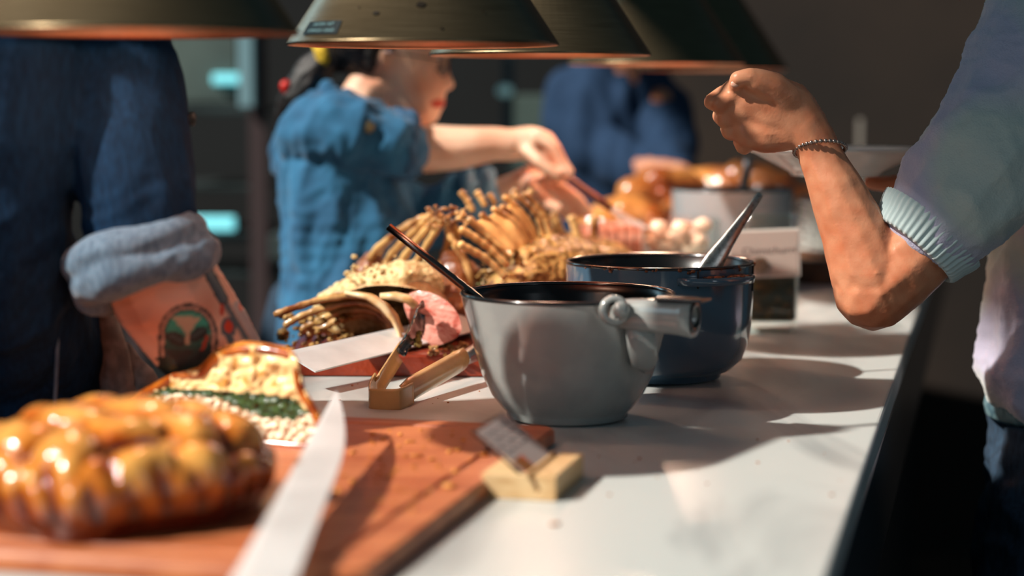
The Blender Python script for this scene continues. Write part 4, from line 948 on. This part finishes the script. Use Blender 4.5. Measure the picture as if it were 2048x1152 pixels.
# rolled cuff: a fat ring round the elbow
cc = Q(292, 543, 1.882); ax = Vector((.36, -.12, -.92)).normalized(); ux = ax.cross(Vector((0,1,0))).normalized(); uy = ax.cross(ux)
ring = []
for k in range(19):
    a = 2*math.pi*k/18; ring.append((cc + ux*(.054+.002*math.sin(a*3))*math.cos(a) + uy*.052*math.sin(a) + ax*.004*math.sin(a*2), .0205+.002*math.sin(a*4), (1,1,1.0)))
ring2 = [(p - ax*.022, r*.92, s) for p, r, s in ring]
fc = folds(.0035, 22, ux, 2)
organic('rolled_cuff', [ring, ring2], .0032, denim_cuff, t, 3, lambda p: fc(p)*.8)
fa = folds(.006, 18, (0,0,1), 9)
organic('apron', [[(Q(206,612,1.98), .010), (Q(218,690,1.98), .013), (Q(232,780,1.98), .014), (Q(240,860,1.98), .014)], [(Q(255,690,2.0), .006), (Q(285,750,2.0), .015), (Q(300,840,2.0), .022)], [(Q(232,780,2.0), .012), (Q(290,830,2.0), .02)]], .003, apronm, t, 3, fa)
mb = MB(); mb.tube(catmull([Q(112,566,1.90), Q(116,650,1.895), Q(112,760,1.90), Q(106,870,1.91)], 6), .0016, 8); mb.obj('pocket_seam', denim_cuff, t)
mb = MB(); mb.lathe([(.001,-.001),(.006,-.001),(.007,.001),(.005,.0025),(.001,.003)], Q(374,238,1.915)+V(.004,0,0), 20, axis=Vector((1,-.4,0))); mb.obj('shirt_button', dark, t)
lower(t, (-.66, 1.95), .14, jeansm, .92)

# woman bending over the lamb
Yw = 2.98
def Q(x, y, Y=Yw): return P(x, y, Y)
t = thing('person', (Q(680,600).x, 3.02, 0), 'person in a bright blue denim shirt with glasses and ponytail, bending to carve', 'person')
S2, S2R = c4('#eec3a6'), c4('#d69474')
def wskin(p, nn):
    x, y = px_of(p); c = lerpc(S2, S2R, .35 + 1.1*nz(p, 22))
    if ((x-876)/15)**2 + ((y-(207+.0*x))/9)**2 < 1 and nn.x > .0: return c4('#b8432f')
    if ((x-880)/9)**2 + ((y-139)/4)**2 < 1: return c4('#3a2018')
    return c
head = [[(Q(775,55), .085, (1,.86,1.05)), (Q(800,85), .080, (1,.86,1))], [(Q(815,110), .070, (1,.85,1)), (Q(832,165), .052, (1,.85,1)), (Q(845,205), .033, (1,1,1)), (Q(853,226), .021)],
        [(Q(868,95), .022), (Q(877,130), .0165), (Q(888,152), .011), (Q(896,168), .0105)], [(Q(866,196), .020), (Q(874,207), .0135, (1,1.5,.75))], [(Q(868,216), .013, (1,1.4,.8))],
        [(Q(788,150), .045), (Q(745,175), .042), (Q(715,230), .045), (Q(690,290), .06)], [(Q(800,185), .034), (Q(838,215), .026)],
        [(Q(764,104,2.915), .018, (.55,.35,1)), (Q(768,124,2.917), .010, (.6,.4,1))]]
ra_ = [[(Q(690,290), .05), (Q(790,290,2.94), .040), (Q(850,298,2.94), .038), (Q(920,296,2.94), .034), (Q(990,288,2.94), .027), (Q(1020,290,2.94), .026)],
       [(Q(1020,290,2.94), .026, (1,.85,1)), (Q(1062,285,2.94), .029, (1,.9,.9)), (Q(1085,290,2.945), .024)], [(Q(1060,290,2.945), .026), (Q(1092,318,2.94), .022), (Q(1108,338,2.935), .014)]]
ra_ += hand_fingers([[Q(1078,268,2.92), Q(1108,292,2.91), Q(1126,326,2.905), Q(1140,345,2.90)], [Q(1080,278,2.94), Q(1108,306,2.935), Q(1122,335,2.925), Q(1128,356,2.92)], [Q(1078,292,2.96), Q(1100,318,2.955), Q(1112,342,2.945), Q(1112,358,2.935)], [Q(1070,304,2.975), Q(1088,326,2.97), Q(1098,344,2.96), Q(1096,356,2.95)], [Q(1058,302,2.915), Q(1080,322,2.90), Q(1100,338,2.895), Q(1116,350,2.893)]], .0105)
la_ = [[(Q(690,330,3.06), .05), (Q(760,410,3.10), .04), (Q(830,440,3.10), .038), (Q(900,424,3.10), .034), (Q(1000,392,3.05), .028), (Q(1035,372,3.03), .024)], [(Q(1035,372,3.03), .024), (Q(1062,362,3.02), .026, (1,.9,1)), (Q(1085,374,3.01), .025)]]
la_ += hand_fingers([[Q(1090,362,2.99), Q(1128,378,2.975), Q(1158,400,2.965), Q(1176,424,2.96)], [Q(1096,372,3.01), Q(1130,392,3.0), Q(1158,412,2.995), Q(1168,430,2.99)], [Q(1092,382,3.02), Q(1120,402,3.015), Q(1144,420,3.01), Q(1150,432,3.005)], [Q(1084,390,3.03), Q(1108,408,3.025), Q(1126,424,3.02), Q(1130,432,3.015)], [Q(1062,374,2.99), Q(1084,396,2.965), Q(1104,410,2.955), Q(1118,416,2.95)]], .0105)
core = [[(Q(690,290), .06), (Q(690,420), .07), (Q(690,600), .08)]]
organic('body', head+ra_+la_+core, .003, skin_mat, t, 4, None, wskin)
fw = folds(.010, 8, (.3,0,.9), 3); fw2 = folds(.0032, 20, (.2,0,.6), 6)
organic('denim_shirt', [[(Q(655,262), .078, (1,1,.95)), (Q(672,330), .098, (1,1.1,1)), (Q(690,440), .102, (1,1.2,1)), (Q(700,580), .105, (1,1.2,1)), (Q(705,700), .12, (1,1.2,1))],
        [(Q(625,270,2.93), .058), (Q(690,262,2.90), .062), (Q(760,285,2.90), .054), (Q(800,292,2.91), .047)],
        [(Q(640,300,3.08), .08), (Q(740,400,3.10), .062), (Q(830,440,3.10), .055), (Q(880,425,3.09), .046), (Q(930,405,3.08), .042)],
        [(Q(700,250), .055), (Q(720,270,3.0), .06)], [(Q(780,470,2.96), .05), (Q(760,560,2.96), .06)]],
        .005, denim_b, t, 4, lambda p: fw(p) + fw2(p))
def ringch(c, ax, ra1, ra2, r, n=14):
    ax = Vector(ax).normalized(); u = ax.cross(Vector((0,1,0.01))).normalized(); w = ax.cross(u)
    return [(c + u*ra1*math.cos(2*math.pi*k/n) + w*ra2*math.sin(2*math.pi*k/n), r) for k in range(n+1)]
organic('rolled_cuff', [ringch(Q(808,290,2.915), (1,0,.08), .040, .038, .0135), ringch(Q(790,290,2.915), (1,0,.08), .041, .039, .013), ringch(Q(825,288,2.915), (1,0,.08), .038, .036, .012)], .004, mat('cuff_denim', '#3b6183', .85, c2='#2a4a68', nscale=60), t, 2, folds(.005, 30, (0,0,1), 5))
organic('rolled_cuff', [ringch(Q(950,398,3.07), (1,0,.3), .036, .034, .013), ringch(Q(985,388,3.06), (1,0,.3), .033, .031, .012)], .004, mat('cuff_denim_pale', '#6f9cb8', .85), t, 2, folds(.005, 30, (0,0,1), 8))
organic('shirt_collar', [[(Q(655,175,2.93), .012), (Q(668,205,2.92), .014), (Q(706,238,2.91), .014), (Q(750,252,2.91), .013)], [(Q(650,185,3.02), .014), (Q(690,215,3.05), .016), (Q(760,245,3.02), .014)], [(Q(655,175,2.93), .012), (Q(648,182,2.98), .014), (Q(650,185,3.02), .014)],
        [(Q(668,190,2.925), .012), (Q(676,215,2.92), .016), (Q(700,245,2.91), .018)], [(Q(775,232,2.92), .012), (Q(800,232,2.92), .013), (Q(815,262,2.91), .014)]], .0035, denim_b, t, 3, folds(.002, 30))
mb = MB(); mb.lathe([(.001,-.002),(.009,-.002),(.0105,.001),(.007,.003),(.001,.0035)], Q(736,254,2.845), 20, axis=Vector((0,-1,.3))); mb.obj('shirt_button', mat('bronze_button', '#6e5f45', .35, metal=.6), t)
hp = organic('hair', [[(Q(752,50), .088, (1,.93,1.0)), (Q(735,70), .070, (1,.9,.9)), (Q(700,98), .040)], [(Q(790,20), .085, (1,.9,.9))], [(Q(700,98), .03), (Q(655,112), .024), (Q(628,145), .030), (Q(598,195), .032), (Q(578,245,3.02), .026), (Q(572,290,3.04), .012)], [(Q(745,95,2.915), .012), (Q(738,130,2.92), .006)]], .0035, hairm, t, 3, folds(.002, 60, (.6,0,.8)))
organic('hair_scrunchie', [ringch(Q(648,112), (.8,0,.3), .016, .018, .0115, 12)], .003, mat('yellow_cloth', '#c9a528', .8), t, 2, folds(.003, 90))
organic('hair_clip', [[(Q(572,172,2.96), .010), (Q(574,180,2.96), .008)]], .002, mat('red_clip', '#c2261c', .4), t, 2)
for s, Yg in ((0, 2.945), (1, 3.01)):
    mb = MB(); c = Q(888, 128, Yg); mb.lathe([(.0185,-.001),(.0198,0),(.0185,.001),(.0175,0),(.0185,-.001)], c, 28, axis=Vector((.9,-.45 if s == 0 else .3,-.1))); 
    if s == 0: mb.tube([Q(878,120,2.93), Q(830,112,2.915), Q(768,102,2.905)], .0012, 8)
    mb.obj('glasses_frame', mat('glasses_metal', '#5a4a48', .3, metal=.7) if s == 0 else MATS['glasses_metal'], t)
    mb = MB(); mb.lathe([(.0001, .0002), (.0182, .0002), (.0182,-.0002), (.0001,-.0002)], c, 28, axis=Vector((.9,-.45 if s == 0 else .3,-.1))); mb.obj('lens', glass, t)
lower(t, (Q(700,700).x, 3.02), .14, MATS['jeans'], .88)
kn = thing('carving_knife', Q(1180, 390, 2.95), 'knife with a reddish brown handle held by the woman over the food', 'knife')
h0, h1_ = P(1108, 335, 2.945), P(1222, 418, 2.945)
mb = MB(); mb.tube([h0.lerp(h1_, k/5) for k in range(6)], [.006,.0085,.008,.0085,.009,.008], 12, flat=.7); mb.obj('handle', mat('red_handle', '#6b3028', .4, coat=.3), kn)
h2_ = P(1300, 462, 2.96); vs, fs = blade(h1_, h2_, .022, .018, Vector((.4,-.6,-.6)), .002, tip='point'); mesh('blade', vs, fs, steel_blade, kn, smooth=False)

# dark blue cook at the back
t = thing('person', (P(1230, 400, 4.25).x, 4.25, 0), 'person in a dark navy denim shirt, blurred at the back, seen below the lamps', 'person')
def Q(x, y, Y=4.25): return P(x, y, Y)
bskin = [[(Q(1268,40), .085, (.9,1,1.15)), (Q(1275,70), .07)], [(Q(1262,80), .05), (Q(1245,140), .06), (Q(1230,220), .09)], [(Q(1150,240), .05), (Q(1240,330,4.1), .04), (Q(1330,345,4.0), .032)], [(Q(1330,345,4.0), .03), (Q(1352,350,3.98), .03)],
         [(Q(1310,200), .05), (Q(1345,300,4.1), .04), (Q(1352,350,4.02), .03)]]
bskin += hand_fingers([[Q(1358,345+i*5,3.97), Q(1375,350+i*5,3.96), Q(1382,362+i*4,3.955), Q(1372,368+i*3,3.96)] for i in range(4)] + [[Q(1345,340,3.96), Q(1362,332,3.95), Q(1376,338,3.945), Q(1382,346,3.945)]], .0095)
organic('body', bskin, .005, skin_mat, t, 3, None, skincol('#c98f70', '#a86446'))
fk = folds(.012, 9, (0,0,1), 12)
organic('denim_shirt', [[(Q(1215,165), .085, (1.1,.8,.9)), (Q(1210,240), .13, (1,.85,1)), (Q(1220,340), .135, (1,.85,1)), (Q(1230,500), .14, (1,.85,1)), (Q(1230,640), .15, (1,.85,1))], [(Q(1145,190), .060), (Q(1140,240), .062), (Q(1190,300,4.15), .055), (Q(1270,335,4.08), .05)],
        [(Q(1290,165), .06), (Q(1322,220), .062), (Q(1345,300,4.08), .055), (Q(1352,342,4.02), .046)], [(Q(1270,335,4.08), .05), (Q(1330,345,4.01), .042)]], .007, denim_k, t, 4, fk)
organic('hair', [[(Q(1262,25), .092, (.95,1.05,1.05)), (Q(1245,50), .075)]], .006, hairm, t, 3)
lower(t, (P(1230, 600, 4.25).x, 4.25), .15, MATS['jeans'], .88)

# guest at the right
def Q(x, y, Y=2.1): return P(x, y, Y)
t = thing('person', (P(2170, 800, 2.3).x, 2.3, 0), 'person in a fuzzy lilac short sleeved sweater and jeans at the right, raising one hand', 'person')
g = [[(Q(2120,150,2.16), .055), (Q(1990,320,2.13), .050), (Q(1880,460,2.11), .047), (Q(1800,535,2.10), .047), (Q(1748,580,2.10), .046)],
     [(Q(1752,576,2.10), .044), (Q(1738,540,2.10), .0455), (Q(1705,455,2.10), .0375), (Q(1672,380,2.10), .031), (Q(1645,320,2.10), .0255, (1,.85,1)), (Q(1632,288,2.10), .0245, (1,.8,1)), (Q(1610,255,2.10), .026, (1,.75,1))],
     [(Q(1608,250,2.10), .027, (1,.65,1)), (Q(1570,222,2.10), .036, (1,.5,1)), (Q(1510,205,2.10), .034, (1,.5,1)), (Q(1482,205,2.10), .030, (1,.55,1))],
     [(Q(1590,265,2.10), .020, (1,.7,1)), (Q(1530,268,2.10), .022, (1,.7,1)), (Q(1500,262,2.10), .021, (1,.7,1))],
     [(Q(1590,215,2.10), .022, (1,.8,1)), (Q(1545,175,2.09), .018), (Q(1512,162,2.085), .0145)]]
g += hand_fingers([[Q(1475,190,2.095), Q(1438,208,2.09), Q(1424,202,2.11), Q(1448,184,2.12)], [Q(1482,222,2.10), Q(1450,238,2.10), Q(1440,232,2.125), Q(1468,216,2.14)], [Q(1490,250,2.105), Q(1462,264,2.105), Q(1456,258,2.13), Q(1484,240,2.145)], [Q(1502,276,2.11), Q(1488,292,2.11), Q(1482,284,2.13), Q(1506,266,2.145)],
                   [Q(1530,170,2.085), Q(1500,154,2.08), Q(1476,158,2.08), Q(1470,170,2.085)]], .0108)
g += [[(Q(1424,203,2.10), .0095), (Q(1440,192,2.105), .009), (Q(1462,180,2.105), .0085)]]
g += [[(Q(2120,150,2.16), .06), (V(.72,2.3,1.30), .08), (V(.72,2.32,1.0), .09)], [(V(.72,2.3,1.30), .07), (V(.62,2.48,1.14), .045), (P(1990,410,2.52), .035), (P(1890,392,2.50), .027), (P(1850,380,2.48), .024)], [(P(1850,380,2.48), .022), (P(1815,372,2.47), .024, (1,1,.7)), (P(1795,370,2.465), .022, (1,1,.6))],
      [(V(.72,2.3,1.30), .06), (V(.735,2.3,1.46), .052), (V(.74,2.3,1.53), .05)], [(V(.745,2.31,1.62), .085, (1.05,.85,1.15)), (V(.71,2.30,1.57), .068, (1,.85,1)), (V(.675,2.295,1.525), .032)], [(V(.64,2.295,1.585), .015), (V(.648,2.295,1.61), .012)], [(V(.66,2.295,1.545), .02, (.8,1.3,.6))], [(V(.745,2.225,1.60), .018, (1,.4,1.4))]]
g += hand_fingers([[P(1800,368-1.5*i,2.45+.015*i), P(1772,371-1.5*i,2.45+.016*i), P(1752,369-1.5*i,2.45+.016*i), P(1738,366-1.5*i,2.45+.016*i)] for i in range(4)] + [[P(1846,350,2.44), P(1856,318,2.435), P(1862,296,2.44), P(1858,284,2.45)]], .0095)
g_skin = skincol('#cf8f6c', '#b5603c')
organic('body', g, .0025, skin_mat, t, 4, lambda p: .0009*nz(p, 55), g_skin)
organic('hair', [[(V(.765,2.31,1.655), .090, (1,.9,.95)), (V(.80,2.31,1.58), .075, (.8,.95,1)), (V(.815,2.31,1.48), .05)]], .005, mat('brown_hair', '#2c1a10', .5), t, 3)
# fingernail
mb = MB(); mb.ico(Q(1470,168,2.076), .005, (1,.35,.8), 2); mb.obj('fingernail', mat('nail', '#d9a48c', .25), t)
fs_ = folds(.006, 11, (.5,0,-.6), 15); fs2 = folds(.0012, 160, None, 1)
def hsw(p): return fs_(p) + .0012*nz(p, 180) + .0007*nz(p, 420)
organic('sweater', [[(Q(1876,440,2.10), .062), (Q(1915,398,2.10), .071), (Q(1975,330,2.11), .084), (Q(2070,220,2.14), .098), (Q(2130,70,2.18), .100)], [(Q(2130,70,2.18), .1), (V(.74,2.32,1.40), .12)],
        [(V(0.745,2.32,1.36), .13), (V(0.735,2.31,1.20), .135, (1,.8,1)), (V(0.720,2.30,1.05), .140, (1,.8,1)), (V(0.717,2.30,.955), .146, (1,.8,1)), (V(0.715,2.30,.930), .150, (1,.8,.55))],
        [(V(.74,2.32,1.40), .11), (V(.92,2.5,1.36), .09), (V(.86,2.56,1.2), .07)], [(V(.74,2.32,1.40), .1), (V(.74,2.32,1.46), .07)]], .004, knit, t, 5, hsw)
# ribbed cuff
ax = (Q(1985,320,2.11) - Q(1840,485,2.10)).normalized(); cc = Q(1828, 497, 2.10); ux = ax.cross(Vector((0,1,0))).normalized(); uy = ax.cross(ux)
vs = []; n = 288; K = [(.004, .0505), (-.003, .0535), (0, .0565), (.006, .0585), (.014, .0605), (.021, .0635), (.027, .0655), (.032, .066)]
for h, r in K:
    for k in range(n):
        a = 2*math.pi*k/n; rr = r + .0013*math.cos(a*48)*(1 if r > .054 else .2)
        vs.append(cc + ax*h + ux*rr*math.cos(a) + uy*rr*.93*math.sin(a))
fs = [(i*n+k, i*n+(k+1)%n, (i+1)*n+(k+1)%n, (i+1)*n+k) for i in range(len(K)-1) for k in range(n)]
mesh('ribbed_cuff', vs, fs, rib_m, t)
# jeans
organic('jeans', [[(V(.735,2.32,.93), .142, (1,.8,1)), (V(.735,2.32,.80), .148, (1,.8,1))], [(V(.665,2.30,.74), .092), (V(.61,2.27,.45), .068), (V(.61,2.27,.12), .06)], [(V(.79,2.34,.74), .092), (V(.80,2.36,.45), .068), (V(.80,2.36,.12), .06)]], .006, jeansm, t, 3, folds(.006, 18, (1,0,0), 21))
mb = MB(); 
for k in range(25):
    pass
mb.tube([V(.735+.142*math.cos(2*math.pi*k/40), 2.32+.118*math.sin(2*math.pi*k/40), .885) for k in range(41)], .008, 8, cap=False, flat=2.2, up=(0,0,1)); mb.obj('waistband', mat('pale_waistband', '#6d8d93', .8, c2='#3c5a66', nscale=60), t)
for x, y in ((.61, 2.27), (.80, 2.36)): organic('shoe', [[(V(x,y,.045), .045), (V(x-.12,y-.04,.038), .038)]], .008, shoe, t, 2)
# bracelet
ax = (Q(1672,380,2.10)-Q(1632,288,2.10)).normalized(); cc = Q(1640, 300, 2.10); u = ax.cross(Vector((0,1,0))).normalized(); w = ax.cross(u)
ax2 = Vector((-.05, .45, 1)).normalized(); u = ax2.cross(Vector((0,1,0))).normalized(); w = ax2.cross(u); bead = mat('silver_bead', '#a58f84', .25, metal=.9)
mb = MB(); mb.tube([cc + u*.0276*math.cos(2*math.pi*k/48) + w*.0250*math.sin(2*math.pi*k/48) for k in range(49)], .0012, 8, cap=False)
for k in range(34):
    a = 2*math.pi*k/34; mb.ico(cc + u*.0280*math.cos(a) + w*.0254*math.sin(a), .0026, (1,1,1), 2)
tag(mb.obj('bracelet', bead), 'fine silver bead bracelet round the raised wrist of the sweater guest', 'bracelet')
# held plate
pc_ = P(1672, 300, 2.46); z0 = pc_.z
mb = MB(); mb.lathe([(.001, z0-.030), (.050, z0-.030), (.053, z0-.033), (.057, z0-.033), (.060, z0-.028), (.075, z0-.020), (.105, z0-.004), (.1185, z0+.001), (.1195, z0+.0025), (.118, z0+.0035), (.103, z0-.0005), (.072, z0-.0165), (.055, z0-.0235), (.001, z0-.0245)], (pc_.x, 2.46, 0), 80)
o = mb.obj('plate', MATS['porcelain']); tag(o, 'white plate held up level behind the raised forearm of the guest', 'plate')
